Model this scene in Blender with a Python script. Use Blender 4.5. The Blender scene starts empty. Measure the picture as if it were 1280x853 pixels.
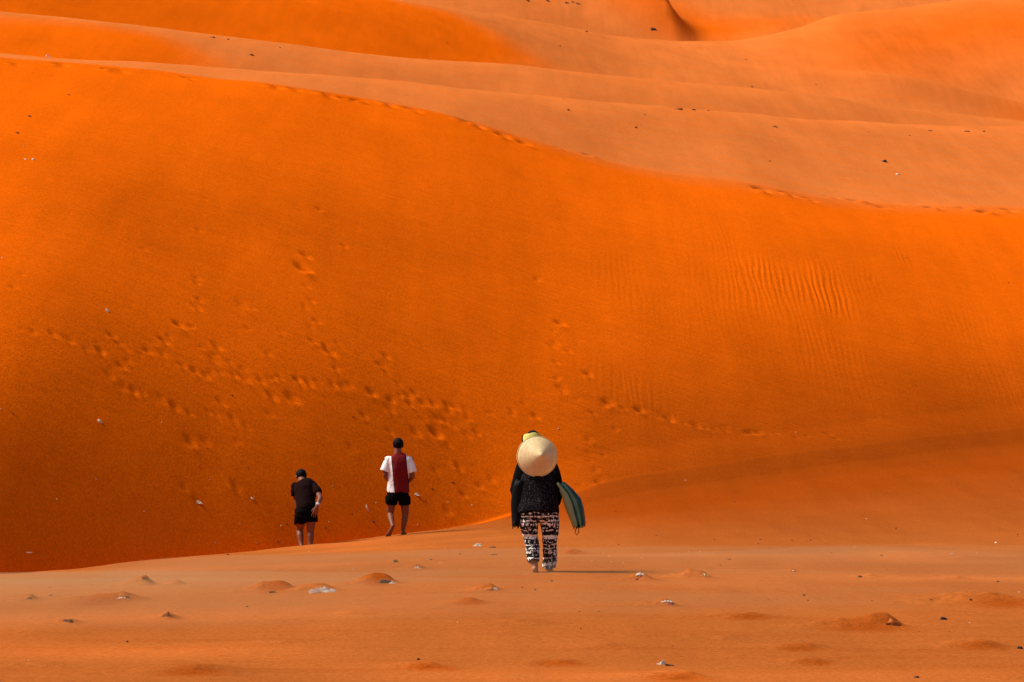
import bpy, bmesh, math, random
import numpy as np
from mathutils import Vector, Matrix, noise as mnoise

scene = bpy.context.scene
col = scene.collection
R = math.radians

# ------------------------------------------------------------------ camera
FPX, CU, CV, CAM_H, V_HOR = 3022.0, 640.0, 426.5, 1.5, 560.0
PITCH = math.atan((V_HOR - CV) / FPX)
cam = bpy.data.cameras.new('camera')
cam.sensor_width = 36.0
cam.lens = FPX / 1280.0 * 36.0
cam.clip_start = 0.5
cam.clip_end = 3000
cam_o = bpy.data.objects.new('camera', cam)
cam_o.location = (0, 0, CAM_H)
cam_o.rotation_euler = (math.pi / 2 + PITCH, 0, 0)
col.objects.link(cam_o)
scene.camera = cam_o
scene.render.resolution_x, scene.render.resolution_y = 1024, 682

# ------------------------------------------------------------------ light
SUN = Vector((-0.60, 0.06, 0.70)).normalized()      # direction towards the sun
sun = bpy.data.lights.new('sun', 'SUN')
sun.energy = 4.0
sun.angle = R(22)                                 # sun veiled by blowing sand: soft shadows
sun.color = (1.0, 0.93, 0.82)
sun_o = bpy.data.objects.new('sun', sun)
sun_o.rotation_euler = SUN.to_track_quat('Z', 'Y').to_euler()
sun_o.location = (-20, 0, 40)
col.objects.link(sun_o)
world = bpy.data.worlds.new('World')
scene.world = world
world.use_nodes = True
wn = world.node_tree
wn.nodes.clear()
sky = wn.nodes.new('ShaderNodeTexSky')
sky.sky_type = 'NISHITA'
sky.sun_disc = False
sky.sun_elevation = math.asin(SUN.z)
sky.sun_rotation = math.atan2(SUN.x, SUN.y)
bg = wn.nodes.new('ShaderNodeBackground')
bg.inputs['Strength'].default_value = 0.07
wo = wn.nodes.new('ShaderNodeOutputWorld')
wn.links.new(sky.outputs[0], bg.inputs['Color'])
wn.links.new(bg.outputs[0], wo.inputs['Surface'])
scene.view_settings.view_transform = 'Standard'
scene.view_settings.look = 'None'
scene.view_settings.exposure = 0.60
scene.view_settings.gamma = 1.0
scene.view_settings.use_curve_mapping = False

# ------------------------------------------------------------------ helpers
def P(u, v, Y):
    """the point of the place at distance Y (metres ahead) that the photograph shows at u, v"""
    dx, dz = (u - CU) / FPX, (CV - v) / FPX
    y = math.cos(PITCH) - dz * math.sin(PITCH)
    z = math.sin(PITCH) + dz * math.cos(PITCH)
    return dx / y * Y, Y, CAM_H + z / y * Y

def tag(o, label=None, cat=None, group=None, kind=None):
    if label: o['label'] = label
    if cat: o['category'] = cat
    if group: o['group'] = group
    if kind: o['kind'] = kind
    return o

def link(name, me, mat=None, parent=None, smooth=True):
    o = bpy.data.objects.new(name, me)
    col.objects.link(o)
    if mat and not me.materials: me.materials.append(mat)
    if smooth:
        me.polygons.foreach_set('use_smooth', [True] * len(me.polygons))
    if parent: o.parent = parent
    return o

# ------------------------------------------------------------------ materials
def new_mat(name):
    m = bpy.data.materials.new(name)
    m.use_nodes = True
    nt = m.node_tree
    b = nt.nodes['Principled BSDF']
    b.inputs['Roughness'].default_value = 0.9
    b.inputs['Specular IOR Level'].default_value = 0.2
    return m, nt, b

def nd(nt, typ, **kw):
    n = nt.nodes.new(typ)
    for k, v in kw.items():
        if k in n.inputs: n.inputs[k].default_value = v
        else: setattr(n, k, v)
    return n

def mapping(nt, scale=(1, 1, 1), rot=(0, 0, 0), loc=(0, 0, 0)):
    tc = nt.nodes.new('ShaderNodeTexCoord')
    mp = nt.nodes.new('ShaderNodeMapping')
    mp.inputs['Scale'].default_value = scale
    mp.inputs['Rotation'].default_value = rot
    mp.inputs['Location'].default_value = loc
    nt.links.new(tc.outputs['Object'], mp.inputs['Vector'])
    return mp.outputs['Vector']

def simple(name, c, rough=0.9, var=0.25, scale=30.0, spec=0.2, trans=0.0, bump=0.0):
    m, nt, b = new_mat(name)
    b.inputs['Roughness'].default_value = rough
    b.inputs['Specular IOR Level'].default_value = spec
    n = nd(nt, 'ShaderNodeTexNoise', Scale=scale, Detail=4.0)
    nt.links.new(mapping(nt), n.inputs['Vector'])
    mx = nd(nt, 'ShaderNodeMix', data_type='RGBA')
    mx.inputs[6].default_value = (*[k * (1 - var) for k in c], 1)
    mx.inputs[7].default_value = (*[min(1, k * (1 + var)) for k in c], 1)
    nt.links.new(n.outputs['Fac'], mx.inputs[0])
    nt.links.new(mx.outputs[2], b.inputs['Base Color'])
    if bump:
        bp = nd(nt, 'ShaderNodeBump', Strength=bump, Distance=0.01)
        nt.links.new(n.outputs['Fac'], bp.inputs['Height'])
        nt.links.new(bp.outputs[0], b.inputs['Normal'])
    if trans:
        t = nd(nt, 'ShaderNodeBsdfTranslucent')
        nt.links.new(mx.outputs[2], t.inputs['Color'])
        ms = nd(nt, 'ShaderNodeMixShader')
        ms.inputs[0].default_value = trans
        nt.links.new(b.outputs[0], ms.inputs[1])
        nt.links.new(t.outputs[0], ms.inputs[2])
        nt.links.new(ms.outputs[0], nt.nodes['Material Output'].inputs['Surface'])
    return m

RED_SAND = (0.78, 0.120, 0.002)
PALE_SAND = (0.62, 0.158, 0.031)          # firm sand on the dune backs
SHADE_SAND = (0.285, 0.048, 0.003)          # red sand with shade painted in, for the dune foot and drift fronts
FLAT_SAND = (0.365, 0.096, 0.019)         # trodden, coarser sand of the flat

def sand_material():
    m, nt, b = new_mat('sand')
    L = nt.links.new
    b.inputs['Roughness'].default_value = 1.0
    b.inputs['Specular IOR Level'].default_value = 0.0
    at = nd(nt, 'ShaderNodeAttribute', attribute_name='red_sand')
    big = nd(nt, 'ShaderNodeTexNoise', Scale=0.35, Detail=5.0)
    L(mapping(nt, (1, 0.6, 1)), big.inputs['Vector'])
    fine = nd(nt, 'ShaderNodeTexNoise', Scale=26.0, Detail=4.0, Roughness=0.75)
    L(mapping(nt), fine.inputs['Vector'])
    streak = nd(nt, 'ShaderNodeTexNoise', Scale=1.0, Detail=5.0, Roughness=0.6)
    L(mapping(nt, (0.22, 2.6, 1)), streak.inputs['Vector'])
    mx = nd(nt, 'ShaderNodeMix', data_type='RGBA')
    ft = nd(nt, 'ShaderNodeAttribute', attribute_name='flat_and_shade')
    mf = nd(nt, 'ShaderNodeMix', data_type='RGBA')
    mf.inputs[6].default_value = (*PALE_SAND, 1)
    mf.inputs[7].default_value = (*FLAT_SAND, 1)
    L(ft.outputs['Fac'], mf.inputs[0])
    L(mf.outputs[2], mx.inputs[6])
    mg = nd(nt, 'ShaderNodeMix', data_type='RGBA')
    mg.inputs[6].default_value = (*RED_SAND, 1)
    mg.inputs[7].default_value = (*SHADE_SAND, 1)
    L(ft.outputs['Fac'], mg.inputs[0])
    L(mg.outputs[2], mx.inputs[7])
    # red fine sand lies in streaks on the firm pale sand
    mr = nd(nt, 'ShaderNodeMapRange')
    mr.inputs['From Min'].default_value = 0.45; mr.inputs['From Max'].default_value = 0.75
    mr.inputs['To Max'].default_value = 0.38
    L(streak.outputs['Fac'], mr.inputs['Value'])
    mxm = nd(nt, 'ShaderNodeMath', operation='MAXIMUM')
    L(mr.outputs[0], mxm.inputs[0]); L(at.outputs['Fac'], mxm.inputs[1])
    L(mxm.outputs[0], mx.inputs[0])
    # grain and broad unevenness
    a1 = nd(nt, 'ShaderNodeMapRange')
    a1.inputs['From Min'].default_value = 0.3; a1.inputs['From Max'].default_value = 0.7
    a1.inputs['To Min'].default_value = 0.76; a1.inputs['To Max'].default_value = 1.22
    L(fine.outputs['Fac'], a1.inputs['Value'])
    a2 = nd(nt, 'ShaderNodeMapRange')
    a2.inputs['From Min'].default_value = 0.3; a2.inputs['From Max'].default_value = 0.7
    a2.inputs['To Min'].default_value = 0.93; a2.inputs['To Max'].default_value = 1.06
    L(big.outputs['Fac'], a2.inputs['Value'])
    mm = nd(nt, 'ShaderNodeMath', operation='MULTIPLY')
    L(a1.outputs[0], mm.inputs[0]); L(a2.outputs[0], mm.inputs[1])
    vm = nd(nt, 'ShaderNodeVectorMath', operation='SCALE')
    L(mx.outputs[2], vm.inputs[0]); L(mm.outputs[0], vm.inputs['Scale'])
    L(vm.outputs[0], b.inputs['Base Color'])
    slip = nd(nt, 'ShaderNodeTexNoise', Scale=1.0, Detail=4.0, Roughness=0.65)      # old slides down the slope
    L(mapping(nt, (1.6, 0.16, 0.16), (0, 0, R(-12))), slip.inputs['Vector'])
    a3 = nd(nt, 'ShaderNodeMapRange')
    a3.inputs['From Min'].default_value = 0.3; a3.inputs['From Max'].default_value = 0.7
    a3.inputs['To Min'].default_value = 0.94; a3.inputs['To Max'].default_value = 1.06
    L(slip.outputs['Fac'], a3.inputs['Value'])
    m3 = nd(nt, 'ShaderNodeMath', operation='MULTIPLY'); L(mm.outputs[0], m3.inputs[0]); L(a3.outputs[0], m3.inputs[1])
    L(m3.outputs[0], vm.inputs['Scale'])
    # relief: wind ripples (strength from the ripple attribute) and grain
    wv = nd(nt, 'ShaderNodeTexWave', wave_type='BANDS', bands_direction='X', wave_profile='SIN')
    wv.inputs['Scale'].default_value = 1.0
    wv.inputs['Distortion'].default_value = 7.0
    wv.inputs['Detail'].default_value = 2.0
    wv.inputs['Detail Scale'].default_value = 1.1
    L(mapping(nt, (2.1, 0.36, 0.36), (0, 0, R(5))), wv.inputs['Vector'])
    ra = nd(nt, 'ShaderNodeAttribute', attribute_name='ripple')
    rm = nd(nt, 'ShaderNodeMath', operation='MULTIPLY')
    L(wv.outputs['Fac'], rm.inputs[0]); L(ra.outputs['Fac'], rm.inputs[1])
    b1 = nd(nt, 'ShaderNodeBump', Strength=0.8, Distance=0.011)
    L(rm.outputs[0], b1.inputs['Height'])
    # fine streaming ripples everywhere
    w2 = nd(nt, 'ShaderNodeTexNoise', Scale=1.0, Detail=5.0, Roughness=0.6)
    L(mapping(nt, (0.9, 7.5, 3.0), (0, 0, R(3))), w2.inputs['Vector'])
    b2 = nd(nt, 'ShaderNodeBump', Strength=0.85, Distance=0.035)
    L(w2.outputs['Fac'], b2.inputs['Height']); L(b1.outputs[0], b2.inputs['Normal'])
    b3 = nd(nt, 'ShaderNodeBump', Strength=0.6, Distance=0.014)
    L(fine.outputs['Fac'], b3.inputs['Height']); L(b2.outputs[0], b3.inputs['Normal'])
    L(b3.outputs[0], b.inputs['Normal'])
    return m

# ------------------------------------------------------------------ terrain
def polyline(rows):
    """rows of (u, v, Y) -> smooth world curve given as y(x), z(x)"""
    pts = sorted(P(*r) for r in rows)
    xs, ys, zs = [np.array(c) for c in zip(*pts)]
    def ext(a):
        l = (a[1] - a[0]) / (xs[1] - xs[0]); r = (a[-1] - a[-2]) / (xs[-1] - xs[-2])
        l, r = [max(-0.6, min(0.6, q)) * 0.6 for q in (l, r)]
        return np.concatenate([[a[0] - 22 * l], a, [a[-1] + 22 * r]])
    X = np.concatenate([[xs[0] - 22], xs, [xs[-1] + 22]])
    g = np.arange(X[0] - 30, X[-1] + 30, 0.2)
    k = np.hanning(21); k /= k.sum()
    def sm(a):
        q = np.interp(g, X, a)
        q = np.concatenate([np.full(10, q[0]), q, np.full(10, q[-1])])
        return np.convolve(q, k, 'valid')
    return g, sm(ext(ys)), sm(ext(zs))

LIP = [(-200, 735, 31.5), (0, 717, 34.3), (200, 700, 37.2), (380, 683, 39.8), (500, 668, 42), (640, 650, 44.4),
       (740, 632, 45.8), (900, 605, 48.2), (1100, 575, 51.5), (1280, 555, 55), (1480, 535, 58)]
BRINK = [(-200, 52, 54), (0, 72, 57.5), (120, 80, 59), (235, 94, 60.8), (350, 105, 62), (440, 120, 63), (515, 134, 63.7),
         (595, 150, 64.4), (640, 167, 64.8), (740, 197, 65.6), (840, 220, 66.6), (950, 232, 67.8), (1015, 247, 68.6),
         (1105, 256, 69.8), (1280, 262, 72.5), (1480, 275, 75)]
CREST_A = [(-200, 45, 55.5), (0, 66, 59.5), (100, 73, 61.5), (200, 81, 64), (300, 87, 66), (400, 93, 69), (520, 104, 72.5), (640, 116, 76),
           (760, 127, 79.5), (840, 134, 82), (1040, 150, 88), (1160, 156, 92), (1280, 159, 96), (1480, 160, 102)]
CREST_C = [(-200, -5, 88), (0, 14, 92), (60, 19, 93.5), (200, 35, 97), (320, 49, 100), (425, 64, 103), (550, 76, 107),
           (640, 82, 110), (840, 100, 116), (1040, 122, 122), (1140, 138, 125), (1280, 150, 129), (1480, 165, 135)]
CREST_D = [(-200, -80, 122), (0, -60, 130), (300, -25, 148), (500, 0, 162), (640, 20, 176), (690, 30, 180), (765, 45, 186), (840, 52, 190),
           (920, 51, 195), (990, 37, 199), (1040, 19, 203), (1120, 10, 208), (1190, 0, 212), (1280, -8, 217), (1480, -20, 225)]
CREST_E = [(-200, -95, 280), (300, -75, 280), (640, -60, 280), (840, -50, 290), (1000, -60, 300), (1280, -80, 310), (1480, -90, 320)]
lines = [polyline(l) for l in (LIP, BRINK, CREST_A, CREST_C, CREST_D, CREST_E)]

def ramp(x, a, b, va, vb):
    t = np.clip((x - a) / (b - a), 0, 1)
    t = t * t * (3 - 2 * t)
    return va + (vb - va) * t

def knots(x):
    x = np.asarray(x, float)
    def at(i): return np.interp(x, lines[i][0], lines[i][1]), np.interp(x, lines[i][0], lines[i][2])
    one = np.ones_like(x)
    lip, br, ca, cc, cd, ce = [at(i) for i in range(6)]
    br = (br[0], br[1])
    ca = (np.maximum(ca[0], br[0] + 0.8), ca[1])
    ks = [(-40 * one, 0 * one, 0 * one, 0 * one), (14 * one, 0 * one, 0 * one, 0 * one)]
    yw = ramp(x, -6, 6, 23.5, 28.0); zw = ramp(x, -5, 0.6, 0.07, 0.15)
    ks.append((yw, zw, 0.004 * one, 0.004 * one))
    sl = ramp(x, -4, 8, -0.012, 0.10)
    ks.append((lip[0], lip[1], sl, ramp(x, -2, 4, -0.16, 0.14)))
    dt = ramp(x, -6, 4, 0.9, 0.9); dz = ramp(x, -3, 4, -0.12, 0.14)
    ks.append((lip[0] + dt, lip[1] + dz, ramp(x, -2, 4, 0.02, 0.36), ramp(x, -2, 8, 0.80, 0.58)))
    # middle of the big face: steeper below, easing off above
    fr = 0.48
    ty, tz = lip[0] + dt, lip[1] + dz
    my = ty + (br[0] - ty) * fr
    mz = tz + (br[1] - tz) * (fr + 0.09)
    av = (br[1] - tz) / (br[0] - ty)
    ks.append((my, mz, av * 1.04, av * 1.04))
    ks.append((br[0], br[1], av * 0.68, 0.20 * one))
    ks.append((ca[0], ca[1], 0.175 * one, -0.30 * one))
    t1y = ca[0] + 0.30 * (cc[0] - ca[0]); t1z = np.minimum(ca[1] - 1.0, cc[1] - 0.235 * (cc[0] - t1y))
    ks.append((t1y, t1z, -0.02 * one, 0.10 * one))
    ks.append((cc[0], cc[1], 0.19 * one, -0.25 * one))
    t2y = cc[0] + 0.22 * (cd[0] - cc[0]); t2z = np.minimum(cc[1] - 0.8, cd[1] - 0.27 * (cd[0] - t2y))
    ks.append((t2y, t2z, 0 * one, 0.12 * one))
    ks.append((cd[0], cd[1], 0.20 * one, -0.30 * one))
    t3y = cd[0] + 0.2 * (ce[0] - cd[0]); t3z = cd[1] - 2.5
    ks.append((t3y, t3z, 0 * one, 0.15 * one))
    ks.append((ce[0], ce[1], 0.2 * one, -0.1 * one))
    ks.append((ce[0] + 140, ce[1] - 20, 0 * one, 0 * one))
    return ks

rng = np.random.default_rng(7)
LAT = rng.random((256, 256))
def vnoise(x, y):
    xi, yi = np.floor(x).astype(int), np.floor(y).astype(int)
    fx, fy = x - xi, y - yi
    fx, fy = fx * fx * (3 - 2 * fx), fy * fy * (3 - 2 * fy)
    g = lambda a, b: LAT[a % 256, b % 256]
    return (g(xi, yi) * (1 - fx) + g(xi + 1, yi) * fx) * (1 - fy) + (g(xi, yi + 1) * (1 - fx) + g(xi + 1, yi + 1) * fx) * fy - 0.5

FEATS = []                       # small relief, filled below: (x, y, function radius, callable)

def base_height(x, y):
    x, y = np.broadcast_arrays(np.asarray(x, float), np.asarray(y, float))
    ks = knots(x)
    def profile(yy):
        z = np.array(ks[0][1], float).copy()
        zone = np.zeros(x.shape)
        for i in range(len(ks) - 1):
            y0, z0, _, s0 = ks[i]; y1, z1, s1, _ = ks[i + 1]
            m = yy >= y0
            if not m.any(): break
            d = np.maximum(y1 - y0, 0.05)
            t = np.clip((yy - y0) / d, 0, 1)
            h = (2*t**3 - 3*t*t + 1) * z0 + (t**3 - 2*t*t + t) * d * s0 + (-2*t**3 + 3*t*t) * z1 + (t**3 - t*t) * d * s1
            z = np.where(m, h, z)
            zone = np.where(m, i + t, zone)
        return z, zone
    z, zone = profile(y)
    # on the right, blown sand has filled the foot of the dune to a soft hollow
    w = ramp(x, -1.5, 2.5, 0, 1) * np.exp(-((y - ks[3][0] - 0.5) / 3.6) ** 2)
    if (w > 0.02).any():
        zs = sum(k * profile(y + o)[0] for o, k in ((-2.4, 0.12), (-1.2, 0.23), (0.0, 0.30), (1.2, 0.23), (2.4, 0.12)))
        z = z + w * (zs - z)
    # broad unevenness of the dunes, fading out on the flat
    amp = np.clip((y - 30) / 30, 0, 1)
    z = z + amp * (np.where(y > 85, 0.18, 0.06) * vnoise(x / 7.0 + 3, y / 9.0) + 0.045 * vnoise(x / 2.3, y / 3.1 + 9))
    z = z + 0.05 * vnoise(x / 3.0 + 40, y / 2.2 + 11) * np.clip((y - 6) / 6, 0, 1) + 0.016 * vnoise(x / 0.9 + 5, y / 0.45 + 2) + 0.011 * vnoise(x / 2.4 + 15, y / 0.26 + 22) * (y < 34)
    for (cx, cy, a, rx, ry) in SPURS:
        z = z + a * np.exp(-((x - cx) / rx) ** 2 - ((y - cy) / ry) ** 2)
    if EDGE is not None:                                  # sharp-sided spur beside the far hollow
        ey, ex = EDGE
        d = x - np.interp(y, ey, ex)
        f = np.where(d < 0, np.exp(-(d / 9.0) ** 2), np.exp(-(d / 2.2) ** 2))
        z = z + 4.2 * f * np.clip((y - ey[0] + 6) / 10, 0, 1) * np.clip((ey[-1] + 30 - y) / 30, 0, 1)
    return z, zone

SPURS = []
EDGE = None

def height(x, y):
    z, zone = base_height(x, y)
    for f in FEATS:
        cx, cy, rad, fn = f
        m = (np.abs(x - cx) < rad) & (np.abs(y - cy) < rad)
        if m.any():
            z = np.array(z, copy=True)
            z[m] += fn(x[m] - cx, y[m] - cy)
    return z, zone

def on_ground(u, v, full=False, y0=10.0):
    """the first point of the ground along the sight line of u, v"""
    Y = np.concatenate([np.linspace(y0, 75, 3200), np.linspace(75.05, 300, 2500)])
    p0, p1 = P(u, v, 1.0), P(u, v, 2.0)
    x = p0[0] * Y; z = CAM_H + (p1[2] - p0[2]) * Y
    h = (height if full else base_height)(x, Y)[0]
    i = int(np.argmax(h >= z)) if (h >= z).any() else len(Y) - 1
    return float(x[i]), float(Y[i]), float(h[i])

_e = sorted((on_ground(u, v)[1], on_ground(u, v)[0]) for u, v in ((772, 3), (800, 14), (822, 30), (836, 45)))
_k = on_ground(1165, 118); _b = on_ground(1190, 55)
SPURS += [(_k[0], _k[1], 0.9, 9.0, 2.2), (_b[0] + 2, _b[1], -0.8, 8.0, 10.0)]
EDGE = (np.array([p[0] for p in _e]), np.array([p[1] for p in _e]))

# --- low drifts of sand piled up in the lee of litter: (u, v of base, width px, height px, tail px)
DRIFTS = [(348, 740, 36, 15, 40), (398, 740, 40, 10, 20), (476, 731, 34, 14, 36), (180, 733, 20, 11, 30), (220, 732, 16, 6, 10),
          (152, 753, 46, 11, 90), (84, 781, 22, 6, 30), (208, 776, 24, 9, 20), (36, 752, 14, 7, 30), (1108, 785, 40, 17, 120),
          (806, 727, 30, 8, 50), (872, 724, 34, 12, 20), (834, 759, 26, 8, 50), (612, 740, 24, 10, 14), (520, 713, 22, 6, 10),
          (240, 843, 90, 8, 40), (535, 838, 70, 7, 40), (1228, 812, 70, 9, 30), (850, 850, 80, 8, 40), (1018, 830, 50, 5, 30),
          (1010, 812, 60, 5, 40), (715, 694, 40, 6, 10), (1245, 756, 110, 12, 60), (1090, 722, 20, 4, 10), (990, 716, 22, 5, 10),
          (588, 755, 34, 6, 14), (940, 773, 60, 5, 40), (700, 832, 60, 5, 30), (40, 835, 70, 5, 30), (1200, 725, 24, 4, 10),
          (760, 810, 50, 4, 30), (350, 806, 60, 4, 30), (440, 770, 50, 4, 40), (660, 782, 60, 4, 40), (905, 803, 60, 4, 40)]
def add_drift(u, v, w, h, tail):
    x, y, z = on_ground(u, v)
    s = y / FPX
    wr, a, tl = w * s * 0.55, h * s * 1.05, (tail + w * 0.5) * s * 0.75
    dy = max(0.14, wr * 0.95)
    def fn(dx, dyy):
        rx = np.where(dx < 0, wr + tl * 0.75, wr)
        sk = dyy + 0.10 * dx
        rr = np.abs(dx) / rx
        body = np.exp(-(rr ** 1.7) * 1.4) * (1 + 0.5 * vnoise(dx * 11 + u, dyy * 11 + v))
        # steep little slip face towards -y, long back behind
        ry = np.where(sk < 0, dy * 0.55, dy * 1.6)
        return a * body * np.exp(-(sk / ry) ** 2)
    FEATS.append((x, y + dy * 0.6, max(wr + tl, dy) * 3.2, fn))
    return x, y, z

# --- footprints and slides pressed into the dune face: (u, v, size px)
PRINTS = [(17, 360, 14), (28, 344, 12), (180, 312, 14), (245, 353, 14), (243, 382, 16), (303, 381, 24), (316, 386, 12), (352, 415, 18),
          (381, 382, 14), (396, 402, 14), (391, 427, 16), (412, 440, 24), (378, 335, 26), (382, 320, 20), (248, 288, 12), (225, 407, 22), (240, 409, 14), (310, 411, 16),
          (205, 427, 20), (185, 440, 18), (203, 442, 16), (271, 433, 20), (267, 449, 24), (245, 466, 20), (264, 468, 14), (302, 470, 16),
          (335, 443, 14), (420, 461, 12), (478, 458, 16), (482, 445, 14), (85, 425, 20), (65, 418, 16), (30, 412, 16), (150, 430, 18),
          (140, 420, 16), (125, 440, 16), (152, 458, 18), (137, 469, 20), (155, 485, 18), (165, 490, 20), (200, 500, 20), (218, 509, 18),
          (276, 503, 18), (340, 496, 20), (365, 498, 24), (338, 518, 18), (292, 525, 20), (308, 535, 18), (385, 478, 18), (372, 476, 14),
          (326, 476, 14), (430, 482, 18), (465, 490, 20), (487, 511, 18), (490, 500, 14), (530, 503, 18), (519, 492, 14), (557, 527, 14),
          (545, 541, 24), (520, 541, 18), (487, 540, 14), (560, 507, 16), (238, 552, 20), (257, 553, 16), (297, 553, 14), (295, 610, 18), (246, 628, 18),
          (230, 610, 14), (690, 433, 18), (710, 439, 14), (700, 404, 20), (735, 468, 16), (702, 486, 22), (760, 503, 22), (741, 517, 16),
          (737, 550, 14), (770, 537, 12), (737, 577, 14), (745, 590, 14), (748, 602, 16), (755, 570, 12), (725, 606, 14), (800, 513, 18), (835, 523, 22), (870, 532, 18),
          (905, 538, 18), (940, 541, 16), (585, 523, 12), (596, 542, 12), (610, 500, 12), (640, 515, 12), (655, 505, 12), (560, 640, 16), (600, 608, 14),
          (580, 620, 14), (615, 600, 14), (545, 590, 14), (400, 262, 14), (430, 308, 12), (672, 350, 12), (440, 560, 16), (455, 520, 14), (1090, 350, 10)]
TRACK = [(20, 78), (75, 78), (135, 84), (150, 86), (235, 95), (343, 106), (368, 109), (408, 116), (430, 120), (447, 123), (485, 128), (516, 134), (580, 148), (594, 153),
         (628, 166), (655, 176), (700, 183), (738, 192), (952, 234), (985, 240), (1012, 247), (1040, 244), (1072, 248), (1105, 257), (1140, 252), (1166, 257), (1206, 257), (1232, 262), (1260, 260)]
def add_print(u, v, px, r, deep=1.0):
    x, y, z = on_ground(u, v)
    s = y / FPX
    a = px * s * 0.36
    depth = min(0.09 * deep, a * r.uniform(0.15, 0.46) * deep)
    ang = r.uniform(-0.5, 0.5); ca, sa = math.cos(ang), math.sin(ang)
    k = r.uniform(0.8, 1.4)
    def fn(dx, dy):
        p, q = (ca * dx + sa * dy) / a, (-sa * dx + ca * dy) / (a * k)
        rr = p * p + q * q
        pit = -depth * np.exp(-(rr ** 1.4) * 1.3)
        # sand pushed out and slumped on the lower side
        pp = p * p + (q + 1.15) ** 2
        return pit + depth * 0.55 * np.exp(-pp * 1.6)
    FEATS.append((x, y, a * 4.0, fn))

rp = random.Random(11)
for d in DRIFTS: add_drift(*d)
for q in PRINTS: add_print(*q, rp)
TRAILS = [[(0, 404), (60, 418), (120, 438), (165, 488), (230, 512), (300, 528)], [(110, 425), (180, 436), (250, 466), (320, 478), (385, 478), (440, 484), (500, 505), (560, 530), (610, 560)],
          [(250, 440), (330, 470), (400, 480), (470, 492), (530, 505), (600, 520), (680, 524)], [(690, 405), (702, 486), (745, 510), (800, 514), (870, 532), (950, 542), (1060, 548)],
          [(240, 350), (246, 385), (228, 408), (200, 428), (150, 460)], [(380, 330), (385, 385), (395, 425), (480, 455), (520, 500), (545, 541), (580, 600)], [(735, 550), (742, 580), (748, 602), (700, 640)]]
for tr in TRAILS:
    for (u0, v0), (u1, v1) in zip(tr, tr[1:]):
        n_ = max(1, int(math.hypot(u1 - u0, v1 - v0) / 17))
        for i in range(n_):
            t_ = (i + rp.random() * 0.6) / n_
            add_print(u0 + (u1 - u0) * t_ + rp.uniform(-6, 6), v0 + (v1 - v0) * t_ + rp.uniform(-5, 5), rp.uniform(9, 16), rp, 0.9)
for (u, v) in TRACK: add_print(u, v + 3, rp.uniform(20, 32), rp, 1.8)

def zone_poly(pts):
    """outline of a patch of red sand, as plan coordinates on the ground"""
    return np.array([on_ground(u, v, y0=60.0)[:2] for u, v in pts])

def soft_poly(x, y, poly, soft):
    """1 inside the plan outline, 0 outside, eased over `soft` metres"""
    n = len(poly); ins = np.zeros(x.shape, bool); dist = np.full(x.shape, 1e9)
    for i in range(n):
        ax, ay = poly[i]; bx, by = poly[(i + 1) % n]
        c = ((ay > y) != (by > y)) & (x < (bx - ax) * (y - ay) / ((by - ay) if by != ay else 1e-9) + ax)
        ins ^= c
        vx, vy = bx - ax, by - ay
        t = np.clip(((x - ax) * vx + (y - ay) * vy) / (vx * vx + vy * vy + 1e-9), 0, 1)
        dist = np.minimum(dist, np.hypot(x - ax - t * vx, y - ay - t * vy))
    sd = np.where(ins, dist, -dist)
    t = np.clip(sd / soft * 0.5 + 0.5, 0, 1)
    return t * t * (3 - 2 * t)

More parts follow.
